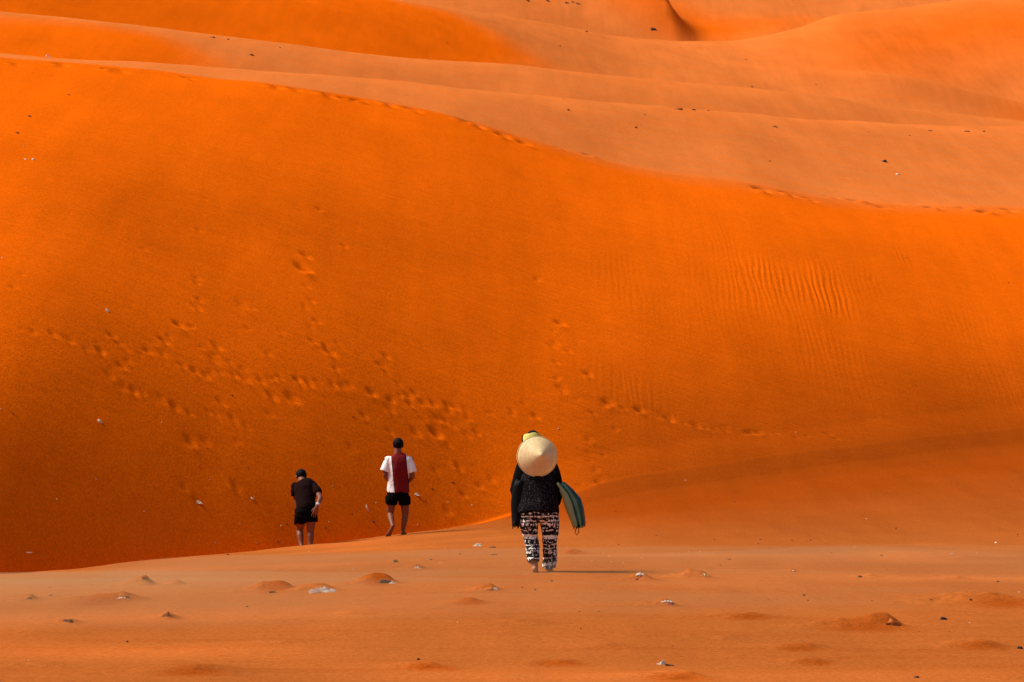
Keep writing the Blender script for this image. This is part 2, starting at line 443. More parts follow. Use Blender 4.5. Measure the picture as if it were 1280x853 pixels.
def build_terrain():
    # tessellation: dense where the photograph looks, sparse to the sides and behind
    tin = np.linspace(-0.215, 0.215, 640)
    tout = 0.215 + np.cumsum(np.geomspace(0.002, 0.35, 34))
    t = np.concatenate([-tout[::-1], tin, tout])
    ys = np.concatenate([np.linspace(-30, 11, 20), np.linspace(11, 34, 400)[1:], np.linspace(34, 80, 560)[1:],
                         np.linspace(80, 115, 150)[1:], np.linspace(115, 215, 200)[1:], np.linspace(215, 420, 70)[1:]])
    w = np.maximum(ys + 12, 9)
    X = t[None, :] * w[:, None]
    Yg = np.repeat(ys[:, None], len(t), 1)
    Z, zone = height(X, Yg)
    # red sand: the big face and the slip faces behind it
    wob = 0.06 * vnoise(X / 1.1, Yg / 1.1) + 0.05 * vnoise(X / 3.3 + 8, Yg / 3.3)
    face_in = np.clip((zone - ramp(X, -2.5, 3, 3.0, 2.15) + wob) / ramp(X, -2, 5, 0.5, 0.7), 0, 1)
    face_in = np.maximum(face_in, np.where(zone < 3.2, 0.06 + 1.2 * wob, 0))
    ks = knots(X)
    yb = ks[6][0]
    soft = ramp(X, -4, 6, 0.5, 3.2)
    edge = np.clip((yb + 4.0 * wob - Yg) / soft + 0.5, 0, 1)
    red = face_in * edge * edge * (3 - 2 * edge)
    in_c = (zone >= 8) & (zone < 10)
    in_d = (zone >= 10) & (zone < 12)
    in_e = zone >= 12
    pc = zone_poly([(-200, 25), (0, 21), (60, 25), (130, 32), (190, 42), (235, 57), (275, 79)])
    pc = np.vstack([pc, [[pc[-1][0], pc[-1][1] - 18], [-60, 50], [-60, pc[0][1]]]])
    red = np.maximum(red, np.where(in_c, soft_poly(X, Yg, pc, 2.0), 0))
    pd = zone_poly([(500, 2), (560, 14), (620, 41), (650, 60), (682, 81)])
    pd = np.vstack([[[-70, pd[0][1] + 10]], pd, [[pd[-1][0] - 6, pd[-1][1] - 30], [-70, 80]]])
    red = np.maximum(red, np.where(in_d, soft_poly(X, Yg, pd, 3.0), 0))
    p2 = zone_poly([(1050, 55), (1090, 30), (1150, 16), (1280, 4), (1420, 5), (1420, 70), (1280, 62), (1200, 72), (1120, 88), (1070, 82)])
    red = np.maximum(red, np.where(in_d, 1.0 * soft_poly(X, Yg, p2, 14.0), 0))
    p3 = zone_poly([(1225, 147), (1265, 136), (1420, 126), (1420, 158), (1290, 149)])
    red = np.maximum(red, np.where(in_d, 0.8 * soft_poly(X, Yg, p3, 5.0), 0))
    p4 = zone_poly([(772, 1), (800, 12), (820, 30), (842, 48), (925, 48), (985, 36), (1010, 24), (940, 26), (880, 20), (845, 4), (830, -10), (770, -10)])
    red = np.maximum(red, np.where(in_e, 1.0 * soft_poly(X, Yg, p4, 5.0), 0))
    flat = np.clip((ramp(X, -3.5, 3.0, 3.6, 4.85) - zone) / ramp(X, -3.5, 3.0, 0.6, 1.15), 0, 1) * np.where(red > 0.12, 1.0, np.clip(0.92 + 0.7 * vnoise(X / 2.4 + 70, Yg / 1.6 + 31), 0, 1))  # on the right it runs up the lower face as painted shade
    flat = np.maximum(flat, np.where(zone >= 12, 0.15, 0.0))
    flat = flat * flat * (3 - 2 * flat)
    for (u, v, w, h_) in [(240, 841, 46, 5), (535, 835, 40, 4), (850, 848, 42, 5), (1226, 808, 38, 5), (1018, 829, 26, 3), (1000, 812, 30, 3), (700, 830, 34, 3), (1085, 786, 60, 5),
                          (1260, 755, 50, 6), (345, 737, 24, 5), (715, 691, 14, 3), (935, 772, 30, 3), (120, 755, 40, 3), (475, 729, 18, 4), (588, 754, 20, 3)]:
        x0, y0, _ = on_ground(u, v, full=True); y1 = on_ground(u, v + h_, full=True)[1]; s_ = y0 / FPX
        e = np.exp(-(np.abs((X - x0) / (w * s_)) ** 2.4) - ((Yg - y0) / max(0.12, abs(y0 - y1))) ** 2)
        red = np.maximum(red, 0.8 * e * (zone < 3.2)); flat = np.maximum(flat, e * (zone < 3.2))  # redder sand with painted shade on the near sides of the drifts
    # wind ripples: strong in a patch on the right of the big face, faint elsewhere on it
    rip = np.zeros(X.shape)
    for (u, v, ru, rv, a) in [(950, 318, 40, 34, 0.9), (1010, 368, 60, 40, 1.1), (920, 350, 50, 40, 0.6), (765, 348, 50, 30, 0.4), (1090, 350, 20, 18, 0.3), (1130, 325, 12, 14, 0.8),
                              (1180, 400, 170, 40, 0.26), (980, 430, 150, 40, 0.2), (1270, 470, 80, 60, 0.25), (790, 490, 60, 30, 0.2)]:
        cx, cy, _ = on_ground(u, v)
        top = on_ground(u, v - rv)[1] - cy; s = cy / FPX
        rip = np.maximum(rip, a * np.exp(-((X - cx) / (ru * s)) ** 2 - ((Yg - cy) / max(top, 0.8)) ** 2))
    rip = rip * np.clip(0.75 + 2.2 * vnoise(X / 1.0, Yg / 1.6), 0.0, 1.5) * ((zone > 3.5) & (Yg < yb))
    # cut into the pieces of the place along the foot of each dune
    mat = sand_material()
    nr, nc = X.shape
    zf = zone[:-1, :-1]
    pieces = [('sand_flat', zf < 3.0), ('dune', (zf >= 3.0) & (zf < 8)), ('dune', (zf >= 8) & (zf < 10)), ('dune', (zf >= 10) & (zf < 12)), ('dune', zf >= 12)]
    labels = ['flat windblown pale orange sand at the foot of the dunes', 'tall orange dune face covered in footprints behind the people',
              'low pale dune ridge just behind the big orange face', 'broad dune with orange slip face and a saddle', 'far dune closing off the view']
    V = np.stack([X, Yg, Z], -1).reshape(-1, 3)
    idx = np.arange(nr * nc).reshape(nr, nc)
    quads = np.stack([idx[:-1, :-1], idx[:-1, 1:], idx[1:, 1:], idx[1:, :-1]], -1)
    # vertex normals of the whole sheet, so that the pieces meet without a seam
    dXr = np.gradient(V.reshape(nr, nc, 3), axis=1); dYr = np.gradient(V.reshape(nr, nc, 3), axis=0)
    N = np.cross(dXr, dYr); N /= np.linalg.norm(N, axis=-1, keepdims=True)
    N = N.reshape(-1, 3)
    for (name, m), lab in zip(pieces, labels):
        q = quads[m]
        used, inv = np.unique(q, return_inverse=True)
        q = inv.reshape(-1, 4)
        me = bpy.data.meshes.new(name)
        me.vertices.add(len(used)); me.vertices.foreach_set('co', V[used].astype(np.float32).ravel())
        me.loops.add(q.size); me.loops.foreach_set('vertex_index', q.astype(np.int32).ravel())
        me.polygons.add(len(q)); me.polygons.foreach_set('loop_start', np.arange(0, q.size, 4, dtype=np.int32))
        me.polygons.foreach_set('use_smooth', np.ones(len(q), bool))
        me.update(calc_edges=True)
        for an, arr in (('red_sand', red), ('flat_and_shade', flat), ('ripple', rip)):
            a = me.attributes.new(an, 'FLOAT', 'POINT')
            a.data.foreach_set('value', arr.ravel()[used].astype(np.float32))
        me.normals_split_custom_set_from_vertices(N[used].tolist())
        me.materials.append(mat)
        o = bpy.data.objects.new(name, me); col.objects.link(o)
        tag(o, lab, kind='structure')

build_terrain()

# ------------------------------------------------------------------ body and cloth builders
def tube(bm, pts, radii, seg=14, side=(1, 0, 0), caps=True):
    """tapered tube through pts; a radius is r or (across, depth)"""
    pts = [Vector(p) for p in pts]
    radii = [(r, r) if not isinstance(r, (tuple, list)) else r for r in radii]
    rings = []
    n = len(pts)
    for i, p in enumerate(pts):
        t = (pts[min(i + 1, n - 1)] - pts[max(i - 1, 0)]).normalized()
        s = Vector(side)
        s = (s - t * s.dot(t))
        if s.length < 1e-3: s = Vector((0, 1, 0)) - t * t.y
        s.normalize(); o = t.cross(s)
        rings.append((p, t, s, o, radii[i]))
    loops = []
    def ring(p, s, o, a, b):
        loops.append([bm.verts.new(p + s * (a * math.cos(q)) + o * (b * math.sin(q))) for q in [2 * math.pi * k / seg for k in range(seg)]])
    if caps:
        p, t, s, o, (a, b) = rings[0]; m = min(a, b)
        for f in (0.25, 0.62, 0.90): ring(p - t * (m * math.sqrt(1 - f * f)), s, o, a * f, b * f)
    for p, t, s, o, (a, b) in rings: ring(p, s, o, a, b)
    if caps:
        p, t, s, o, (a, b) = rings[-1]; m = min(a, b)
        for f in (0.90, 0.62, 0.25): ring(p + t * (m * math.sqrt(1 - f * f)), s, o, a * f, b * f)
    for l0, l1 in zip(loops, loops[1:]):
        for k in range(seg):
            bm.faces.new((l0[k], l0[(k + 1) % seg], l1[(k + 1) % seg], l1[k]))
    bm.faces.new(loops[0][::-1]); bm.faces.new(loops[-1])

def ellipsoid(bm, c, r, rot=None, sub=3):
    m = Matrix.Translation(Vector(c)) @ (rot.to_matrix().to_4x4() if rot else Matrix()) @ Matrix.Diagonal((*r, 1))
    bmesh.ops.create_icosphere(bm, subdivisions=sub, radius=1.0, matrix=m)

def hand(bm, wrist, d, across, curl=0.5, size=1.0, thumb=1):
    """palm and five fingers; d = direction of the palm, across = from little finger to index"""
    w, d, c = Vector(wrist), Vector(d).normalized(), Vector(across)
    c = (c - d * c.dot(d)).normalized(); nrm = d.cross(c)           # curls towards nrm
    k = size
    tube(bm, [w - d * 0.02, w + d * 0.02 * k, w + d * 0.055 * k, w + d * 0.085 * k], [(0.026 * k, 0.019 * k), (0.032 * k, 0.017 * k), (0.041 * k, 0.016 * k), (0.039 * k, 0.013 * k)], side=c)
    for j, (off, ln) in enumerate(((0.033, 0.070), (0.011, 0.080), (-0.011, 0.074), (-0.033, 0.058))):
        p = w + d * 0.083 * k + c * off * k
        dd = (d + c * off * 4.5).normalized()
        pts = [p - dd * 0.01]
        a = curl * 0.55
        for seg_l in (0.45, 0.32, 0.26):
            v = dd * math.cos(a) + nrm * math.sin(a)
            pts.append(pts[-1] + v * ln * k * seg_l * (1.12 if seg_l > 0.4 else 1.0))
            a += curl * 0.75
        tube(bm, pts, [0.0088 * k, 0.0085 * k, 0.0078 * k, 0.0066 * k], seg=8, side=c)
    p = w + d * 0.022 * k + c * 0.024 * k * thumb
    v1 = (c * thumb * 0.75 + d * 0.75 + nrm * 0.35).normalized(); v2 = (d + c * thumb * 0.3 + nrm * curl).normalized()
    tube(bm, [p, p + v1 * 0.036 * k, p + v1 * 0.036 * k + v2 * 0.036 * k], [0.013 * k, 0.0105 * k, 0.008 * k], seg=8, side=nrm)

def foot(bm, ankle, fwd, down, ln=0.24, big=1):
    """bare foot with heel, arch, ball and toes; fwd = toe direction, down = sole direction"""
    a, f, dn = Vector(ankle), Vector(fwd).normalized(), Vector(down)
    dn = (dn - f * dn.dot(f)).normalized(); s = f.cross(dn)
    heel = a + dn * 0.045 - f * 0.035
    tube(bm, [heel, a + dn * 0.045 + f * 0.02, a + dn * 0.05 + f * ln * 0.38, a + dn * 0.062 + f * ln * 0.62],
         [(0.031, 0.034), (0.033, 0.036), (0.038, 0.027), (0.044, 0.018)], side=s)
    tube(bm, [a - dn * 0.02, a + dn * 0.03, a + dn * 0.045 + f * 0.05], [0.036, 0.036, 0.032], side=s)
    for j, (o, l, r) in enumerate(((0.032, 0.060, 0.0125), (0.013, 0.057, 0.009), (-0.003, 0.050, 0.0085), (-0.018, 0.042, 0.008), (-0.032, 0.032, 0.0075))):
        p = a + dn * 0.066 + f * ln * 0.60 + s * o * big
        tube(bm, [p, p + f * l], [r, r * 0.9], seg=8, side=s)

def head(bm, c, face, up, size=1.0):
    """skull, jaw, nose, lips, brow and ears; face = where it looks"""
    c, f, u = Vector(c), Vector(face).normalized(), Vector(up)
    u = (u - f * u.dot(f)).normalized(); s = f.cross(u)
    M = Matrix((s, f, u)).transposed()
    def e(x, y, z, a, b, d): ellipsoid(bm, c + s * x * size + f * y * size + u * z * size, (a * size, b * size, d * size), M.to_quaternion(), 3)
    e(0, -0.005, 0.022, 0.074, 0.094, 0.088)
    e(0, 0.022, -0.045, 0.058, 0.066, 0.068)
    e(0, 0.060, -0.088, 0.028, 0.024, 0.022)
    e(0, 0.088, 0.022, 0.048, 0.012, 0.012)
    e(0, 0.100, -0.022, 0.013, 0.022, 0.024); e(0, 0.092, 0.002, 0.009, 0.014, 0.026)
    e(0, 0.085, -0.058, 0.024, 0.012, 0.010)
    for k in (-1, 1): e(k * 0.076, -0.004, -0.008, 0.009, 0.020, 0.032)
    return s, f, u

BENCH = bpy.data.scenes.new('workbench')              # empty scene where the skins are fused
def bake(name, bm, mat, parent=None, voxel=0.008, smooth=6, wrinkle=0.0, wscale=9.0, keep=None):
    """fuse the overlapping pieces into one continuous skin"""
    me = bpy.data.meshes.new(name + '_tmp')
    bmesh.ops.recalc_face_normals(bm, faces=bm.faces)
    bm.to_mesh(me); bm.free()
    o = bpy.data.objects.new(name + '_tmp', me); BENCH.collection.objects.link(o)
    r = o.modifiers.new('r', 'REMESH'); r.mode = 'VOXEL'; r.voxel_size = voxel
    if smooth:
        sm = o.modifiers.new('s', 'SMOOTH'); sm.factor = 0.5; sm.iterations = smooth
    vl = BENCH.view_layers[0]; vl.update(); dg = vl.depsgraph
    out = bpy.data.meshes.new_from_object(o.evaluated_get(dg))
    bpy.data.objects.remove(o); bpy.data.meshes.remove(me)
    out.name = name; out.materials.clear()
    if wrinkle:
        nrm = [v.normal.copy() for v in out.vertices]
        for v, n_ in zip(out.vertices, nrm):
            p = Vector((v.co.x * wscale, v.co.y * wscale, v.co.z * wscale * 0.55))
            v.co += n_ * wrinkle * (mnoise.noise(p) + 0.6 * abs(mnoise.noise(p * 2.3)))
    return link(name, out, mat, parent)

def raw(name, bm, mat, parent=None, smooth=True):
    me = bpy.data.meshes.new(name)
    bmesh.ops.recalc_face_normals(bm, faces=bm.faces)
    bm.to_mesh(me); bm.free()
    return link(name, me, mat, parent, smooth)

def hair_cap(c, face, up, size, r=(0.083, 0.100, 0.092), cut=-0.05, rough=0.004):
    """short hair over the skull, open at the face"""
    c, f, u = Vector(c), Vector(face).normalized(), Vector(up)
    u = (u - f * u.dot(f)).normalized(); s = f.cross(u)
    bm = bmesh.new()
    bmesh.ops.create_icosphere(bm, subdivisions=4, radius=1.0)
    kill = []
    for v in bm.verts:
        x, y, z = v.co
        n = mnoise.noise(v.co * 6.0)
        lim = (-0.86 if y < -0.15 else -0.6) if y < 0.15 else -0.05 + (y - 0.15) * 1.0
        if z < lim: kill.append(v); continue
        k = 1 + rough * 12 * n
        v.co = c + (s * x * r[0] + f * (y * r[1] - 0.008) + u * (z * r[2] + 0.024)) * (size * k)
    bmesh.ops.delete(bm, geom=kill, context='VERTS')
    return bm

# ------------------------------------------------------------------ cloth and skin materials
SKIN = simple('skin', (0.19, 0.050, 0.017), rough=0.6, var=0.12, scale=25, spec=0.35)
SKIN_W = simple('skin_sunned', (0.34, 0.13, 0.06), rough=0.6, var=0.12, scale=25, spec=0.35)
HAIR = simple('hair', (0.004, 0.003, 0.003), rough=0.7, var=0.4, scale=120, spec=0.08, bump=0.6)
BLACK = simple('black_cloth', (0.0035, 0.003, 0.003), rough=0.95, var=0.4, scale=60, bump=0.3, spec=0.04)
MAROON = simple('maroon_cloth', (0.011, 0.003, 0.0025), rough=0.95, var=0.3, scale=50, bump=0.3, spec=0.05)
STEEL = simple('watch_metal', (0.5, 0.48, 0.45), rough=0.3, spec=0.6)

def shirt_material():
    m, nt, b = new_mat('football_shirt')
    L = nt.links.new
    tc = nd(nt, 'ShaderNodeTexCoord'); sp = nd(nt, 'ShaderNodeSeparateXYZ')
    L(tc.outputs['Object'], sp.inputs[0])
    rp_ = nd(nt, 'ShaderNodeValToRGB'); cr = rp_.color_ramp; cr.interpolation = 'CONSTANT'
    W = (0.80, 0.77, 0.74, 1); RD = (0.16, 0.004, 0.005, 1); BK = (0.015, 0.004, 0.005, 1)
    x0 = -0.30; span = 0.60
    f = lambda x: (x - x0) / span
    cr.elements[0].position = 0; cr.elements[0].color = W
    cr.elements[1].position = f(-0.094); cr.elements[1].color = BK
    for x, c in ((-0.080, RD), (0.150, BK), (0.163, W)):
        e = cr.elements.new(f(x)); e.color = c
    mr = nd(nt, 'ShaderNodeMapRange')
    mr.inputs['From Min'].default_value = x0; mr.inputs['From Max'].default_value = x0 + span
    # panel leans slightly with the body
    ml = nd(nt, 'ShaderNodeMath', operation='MULTIPLY_ADD'); ml.inputs[1].default_value = 0.10; 
    L(sp.outputs['Z'], ml.inputs[0]); 
    sb = nd(nt, 'ShaderNodeMath', operation='ADD'); sb.inputs[1].default_value = -0.105
    L(sp.outputs['X'], sb.inputs[0]); L(sb.outputs[0], ml.inputs[2])
    L(ml.outputs[0], mr.inputs['Value']); L(mr.outputs[0], rp_.inputs[0])
    n = nd(nt, 'ShaderNodeTexNoise', Scale=40.0); L(tc.outputs['Object'], n.inputs['Vector'])
    bp = nd(nt, 'ShaderNodeBump', Strength=0.2, Distance=0.01); L(n.outputs['Fac'], bp.inputs['Height'])
    L(bp.outputs[0], b.inputs['Normal']); L(rp_.outputs[0], b.inputs['Base Color'])
    return m

def trouser_material():
    m, nt, b = new_mat('patterned_cotton')
    L = nt.links.new
    tc = nd(nt, 'ShaderNodeTexCoord'); sp = nd(nt, 'ShaderNodeSeparateXYZ')
    L(tc.outputs['Object'], sp.inputs[0])
    wob = nd(nt, 'ShaderNodeTexNoise', Scale=6.0); L(tc.outputs['Object'], wob.inputs['Vector'])
    ad = nd(nt, 'ShaderNodeMath', operation='MULTIPLY_ADD'); ad.inputs[1].default_value = 0.07
    L(wob.outputs['Fac'], ad.inputs[0]); L(sp.outputs['Z'], ad.inputs[2])
    md = nd(nt, 'ShaderNodeMath', operation='MODULO'); md.inputs[1].default_value = 0.31
    L(ad.outputs[0], md.inputs[0])
    dv = nd(nt, 'ShaderNodeMath', operation='DIVIDE'); dv.inputs[1].default_value = 0.31
    L(md.outputs[0], dv.inputs[0])
    # threshold of the printed motif in each band: high = mostly black, low = mostly white
    rr = nd(nt, 'ShaderNodeValToRGB'); cr = rr.color_ramp; cr.interpolation = 'CONSTANT'
    bands = [(0.0, 0.60), (0.10, 0.45), (0.14, 0.68), (0.18, 0.57), (0.30, 0.70), (0.33, 0.42), (0.47, 0.66), (0.51, 0.60), (0.61, 0.44), (0.65, 0.70), (0.69, 0.59), (0.80, 0.50), (0.90, 0.70), (0.94, 0.47)]
    for i, (p, v) in enumerate(bands):
        e = cr.elements[i] if i < 2 else cr.elements.new(p)
        e.position = p; e.color = (v, v, v, 1)
    L(dv.outputs[0], rr.inputs[0])
    mp = nd(nt, 'ShaderNodeMapping'); mp.inputs['Scale'].default_value = (1, 1, 0.8)
    L(tc.outputs['Object'], mp.inputs['Vector'])
    no = nd(nt, 'ShaderNodeTexNoise', Scale=42.0, Detail=2.0, Distortion=0.5); L(mp.outputs[0], no.inputs['Vector'])
    gt = nd(nt, 'ShaderNodeMath', operation='GREATER_THAN'); L(no.outputs['Fac'], gt.inputs[0]); L(rr.outputs[0], gt.inputs[1])
    mx = nd(nt, 'ShaderNodeMix', data_type='RGBA')
    mx.inputs[6].default_value = (0.010, 0.008, 0.009, 1); mx.inputs[7].default_value = (0.80, 0.73, 0.64, 1)
    L(gt.outputs[0], mx.inputs[0]); L(mx.outputs[2], b.inputs['Base Color'])
    return m

def jacket_material():
    m, nt, b = new_mat('speckled_black_cloth')
    L = nt.links.new
    b.inputs['Specular IOR Level'].default_value = 0.05
    v = nd(nt, 'ShaderNodeTexNoise', Scale=95.0, Detail=2.0); L(mapping(nt, (1, 1, 1.3)), v.inputs['Vector'])
    r = nd(nt, 'ShaderNodeValToRGB'); r.color_ramp.elements[0].position = 0.60; r.color_ramp.elements[0].color = (0.004, 0.003, 0.004, 1)
    r.color_ramp.elements[1].position = 0.70; r.color_ramp.elements[1].color = (0.13, 0.085, 0.09, 1)
    L(v.outputs['Fac'], r.inputs[0]); L(r.outputs[0], b.inputs['Base Color'])
    return m

SHIRT, TROUSERS, JACKET = shirt_material(), trouser_material(), jacket_material()

def stand(u, v, Y, dz=0.0):
    x = P(u, v, Y)[0]
    z = float(height(np.array([x]), np.array([Y]))[0][0])
    return Vector((x, Y, z + dz))

def measure(u0, v0, Y):
    s = Y / FPX
    return lambda u, v, y=0.0: Vector(((u - u0) * s, y, (v0 - v) * s))

def eyes(body, c, s, f, u, size, mat):
    for k in (-1, 1):
        bm = bmesh.new(); ellipsoid(bm, Vector(c) + (s * k * 0.031 + f * 0.088 + u * 0.004) * size, [0.011 * size] * 3, None, 2)
        raw('eye', bm, mat, body)
EYE = simple('eye', (0.12, 0.09, 0.08), rough=0.2, spec=0.5)

# ------------------------------------------------------------------ man in the white and red shirt
def walking_man():
    Y = 41.3
    q = measure(498, 667, Y)
    bm = bmesh.new()
    hc = q(497.2, 554.6, 0.05)
    s, f, u = head(bm, hc, (-0.12, 1, -0.12), (0, 0.1, 1), 1.12)
    tube(bm, [q(497, 573, 0.0), q(497, 563, 0.02), q(497, 556, 0.04)], [(0.085, 0.07), 0.066, 0.064])
    tube(bm, [q(497, 617, 0.0), q(497, 611, 0.0), q(497.5, 598, 0.0), q(498, 582, 0.0), q(498, 572, 0.0)],
         [(0.14, 0.10), (0.15, 0.105), (0.14, 0.10), (0.165, 0.115), (0.10, 0.075)])
    for k, sh, el, wr in ((-1, q(483.5, 573, 0.0), q(481.5, 592, -0.03), q(487, 602, 0.20)), (1, q(512.5, 573, 0.0), q(515.5, 593.5, -0.03), q(508.5, 602, 0.20))):
        tube(bm, [sh, (sh + el) / 2, el], [0.056, 0.050, 0.042]); tube(bm, [el, (el * 2 + wr) / 3, wr], [0.041, 0.040, 0.028])
        hand(bm, wr, (-k * 0.8, 0.6, 0.05), (0, 0.2, 1), 0.9)
    # left leg pushes off, right leg stands
    hl, hr = q(489.5, 621, 0), q(505.5, 621, 0)
    kl, kr = q(487.5, 640, 0.05), q(506.5, 641, 0.06)
    al, ar = q(491.8, 655.0, -0.24), q(503.5, 660.5, 0.02)
    for h, k_, a in ((hl, kl, al), (hr, kr, ar)):
        tube(bm, [h, (h + k_) / 2, k_], [0.088, 0.075, 0.056])
        mid = k_.lerp(a, 0.33); mid.y -= 0.012
        tube(bm, [k_, mid, k_.lerp(a, 0.7), a], [0.053, 0.056, 0.042, 0.034])
    foot(bm, al, (-0.42, 0.30, -0.85), (-0.10, -0.93, -0.30), 0.23, 1)
    foot(bm, ar, (0.15, 1, -0.04), (0, 0, -1), 0.24, 1)
    body = bake('person', bm, SKIN, voxel=0.0065, smooth=4)
    raw('hair', hair_cap(hc, (-0.12, 1, -0.12), (0, 0.1, 1), 1.12), HAIR, body)
    eyes(body, hc, s, f, u, 1.12, EYE)
    bm = bmesh.new()
    tube(bm, [q(497.5, 613.5, 0.0), q(497.5, 610, 0.0), q(497.5, 598, 0.0), q(498, 584, 0.0), q(498, 574, 0.0), q(498, 569.5, 0.0), q(497.5, 566.5, 0.012), q(497, 564.5, 0.015)],
         [(0.185, 0.135), (0.188, 0.137), (0.178, 0.13), (0.198, 0.137), (0.21, 0.12), (0.175, 0.095), (0.105, 0.08), (0.075, 0.072)], seg=24, caps=False)
    for k, sh, el in ((-1, q(486, 572.5, 0.0), q(480.8, 587.0, -0.02)), (1, q(510, 572.5, 0.0), q(515.3, 588.5, -0.02))):
        ellipsoid(bm, sh, (0.078, 0.074, 0.066))
        tube(bm, [sh, sh.lerp(el, 0.5), el], [0.072, 0.080, 0.084], caps=False)
    bake('shirt', bm, SHIRT, body, voxel=0.008, smooth=4, wrinkle=0.010, wscale=10)
    bm = bmesh.new()
    tube(bm, [q(497.3, 623.5, 0), q(497.3, 618, 0), q(497.3, 611, 0)], [(0.17, 0.115), (0.188, 0.135), (0.180, 0.13)], caps=False, seg=24)
    for h, k_ in ((hl, kl), (hr, kr)):
        e = h.lerp(k_, 0.36)
        tube(bm, [h + Vector((0, 0, 0.05)), h, e], [0.098, 0.108, 0.104], caps=False, seg=20)
    bake('shorts', bm, BLACK, body, voxel=0.008, smooth=4, wrinkle=0.010, wscale=11)
    body.location = stand(498, 667, Y, -0.012)
    tag(body, 'barefoot person walking away in white football shirt with dark red back panel and black shorts', 'person')
    return body

# ------------------------------------------------------------------ man bending over
def bending_man():
    Y = 40.2
    q = measure(382, 686, Y)
    bm = bmesh.new()
    hc = q(372.8, 594.0, 0.50)
    fd, up = (-0.25, 0.62, -0.75), (-0.15, 0.75, 0.62)
    s, f, u = head(bm, hc, fd, up, 1.12)
    tube(bm, [q(378, 604, 0.32), q(375.3, 600, 0.40), q(373.5, 597, 0.46)], [(0.095, 0.075), 0.066, 0.064])
    tube(bm, [q(382.2, 637, 0.02), q(382, 633, 0.04), q(381, 623, 0.12), q(379.5, 611, 0.23), q(378, 603, 0.31)],
         [(0.13, 0.10), (0.14, 0.105), (0.13, 0.10), (0.155, 0.11), (0.11, 0.08)])
    # right hand rests on the thigh, left arm reaches down in front of the left knee
    sr, er, wr = q(391.0, 605, 0.26), q(400.3, 620, 0.02), q(396.5, 631.0, -0.13)
    sl, el, wl = q(365.8, 606, 0.32), q(367.5, 622, 0.34), q(372.5, 638, 0.30)
    tube(bm, [sr, (sr + er) / 2, er], [0.058, 0.051, 0.043]); tube(bm, [er, (er * 2 + wr) / 3, wr], [0.042, 0.041, 0.029])
    hand(bm, wr, (-0.25, -0.02, -1), (-1, -0.1, 0.2), 0.05, 1.12)
    tube(bm, [sl, (sl + el) / 2, el], [0.058, 0.051, 0.043]); tube(bm, [el, (el * 2 + wl) / 3, wl], [0.042, 0.041, 0.029])
    hand(bm, wl, (0.25, -0.3, -1), (0.3, 1, 0), 0.6)
    hl, hr = q(376.3, 641, 0.02), q(388.5, 641, 0.02)
    kl, kr = q(373.6, 660.5, 0.14), q(388.0, 661.5, 0.03)
    al, ar = q(377.2, 681, -0.04), q(388.2, 681, -0.06)
    for h, k_, a in ((hl, kl, al), (hr, kr, ar)):
        tube(bm, [h, (h + k_) / 2, k_], [0.092, 0.080, 0.060])
        mid = k_.lerp(a, 0.33); mid.y -= 0.015
        tube(bm, [k_, mid, k_.lerp(a, 0.7), a], [0.057, 0.060, 0.045, 0.036])
    foot(bm, al, (-0.2, 1, -0.03), (0, 0, -1), 0.24, 1); foot(bm, ar, (0.15, 1, -0.03), (0, 0, -1), 0.24, 1)
    body = bake('person', bm, SKIN, voxel=0.0065, smooth=4)
    raw('hair', hair_cap(hc, fd, up, 1.12), HAIR, body)
    eyes(body, hc, s, f, u, 1.12, EYE)
    bm = bmesh.new()
    tube(bm, [q(382.3, 636, 0.015), q(382.2, 632, 0.04), q(381, 622, 0.13), q(380, 611, 0.23), q(379.3, 604.5, 0.30), q(377.6, 601, 0.345), q(376.8, 599.5, 0.36)],
         [(0.158, 0.135), (0.160, 0.135), (0.162, 0.13), (0.182, 0.135), (0.195, 0.125), (0.14, 0.095), (0.078, 0.075)], seg=24, caps=False)
    for sh, e in ((sr, sr.lerp(er, 0.62)), (sl, sl.lerp(el, 0.75))):
        ellipsoid(bm, sh.lerp(q(379, 607, 0.28), 0.12), (0.078, 0.074, 0.07))
        tube(bm, [sh.lerp(q(379, 607, 0.28), 0.2), sh.lerp(e, 0.5), e], [0.072, 0.076, 0.074], caps=False)
    bake('shirt', bm, MAROON, body, voxel=0.008, smooth=4, wrinkle=0.012, wscale=9)
    bm = bmesh.new()
    tube(bm, [q(382.4, 645.5, 0.0), q(382.4, 639, 0.01), q(382.3, 629, 0.06)], [(0.15, 0.11), (0.175, 0.14), (0.165, 0.13)], caps=False, seg=24)
    for h, k_ in ((hl, kl), (hr, kr)):
        e = h.lerp(k_, 0.40)
        tube(bm, [h + Vector((0, 0, 0.05)), h, e], [0.10, 0.112, 0.110], caps=False, seg=20)
    tube(bm, [q(371.0, 636, 0.06), q(369.8, 645, 0.06), q(368.6, 652, 0.06)], [(0.05, 0.05), (0.035, 0.045), (0.018, 0.03)], caps=True)
    bake('shorts', bm, BLACK, body, voxel=0.008, smooth=4, wrinkle=0.012, wscale=10)
    bm = bmesh.new()
    c = er.lerp(wr, 0.72); d = (wr - er).normalized()
    tube(bm, [c - d * 0.014, c + d * 0.014], [0.038, 0.036], caps=False, side=(0, 1, 0)); ellipsoid(bm, c + Vector((0.01, -0.034, 0.004)), (0.019, 0.009, 0.019))
    raw('wristwatch', bm, STEEL, body)
    # a small pale print on the back of the shirt
    body.location = stand(382, 683, Y, -0.045)
    tag(body, 'person in dark maroon shirt and black shorts stooping with one hand on the thigh', 'person')
    return body

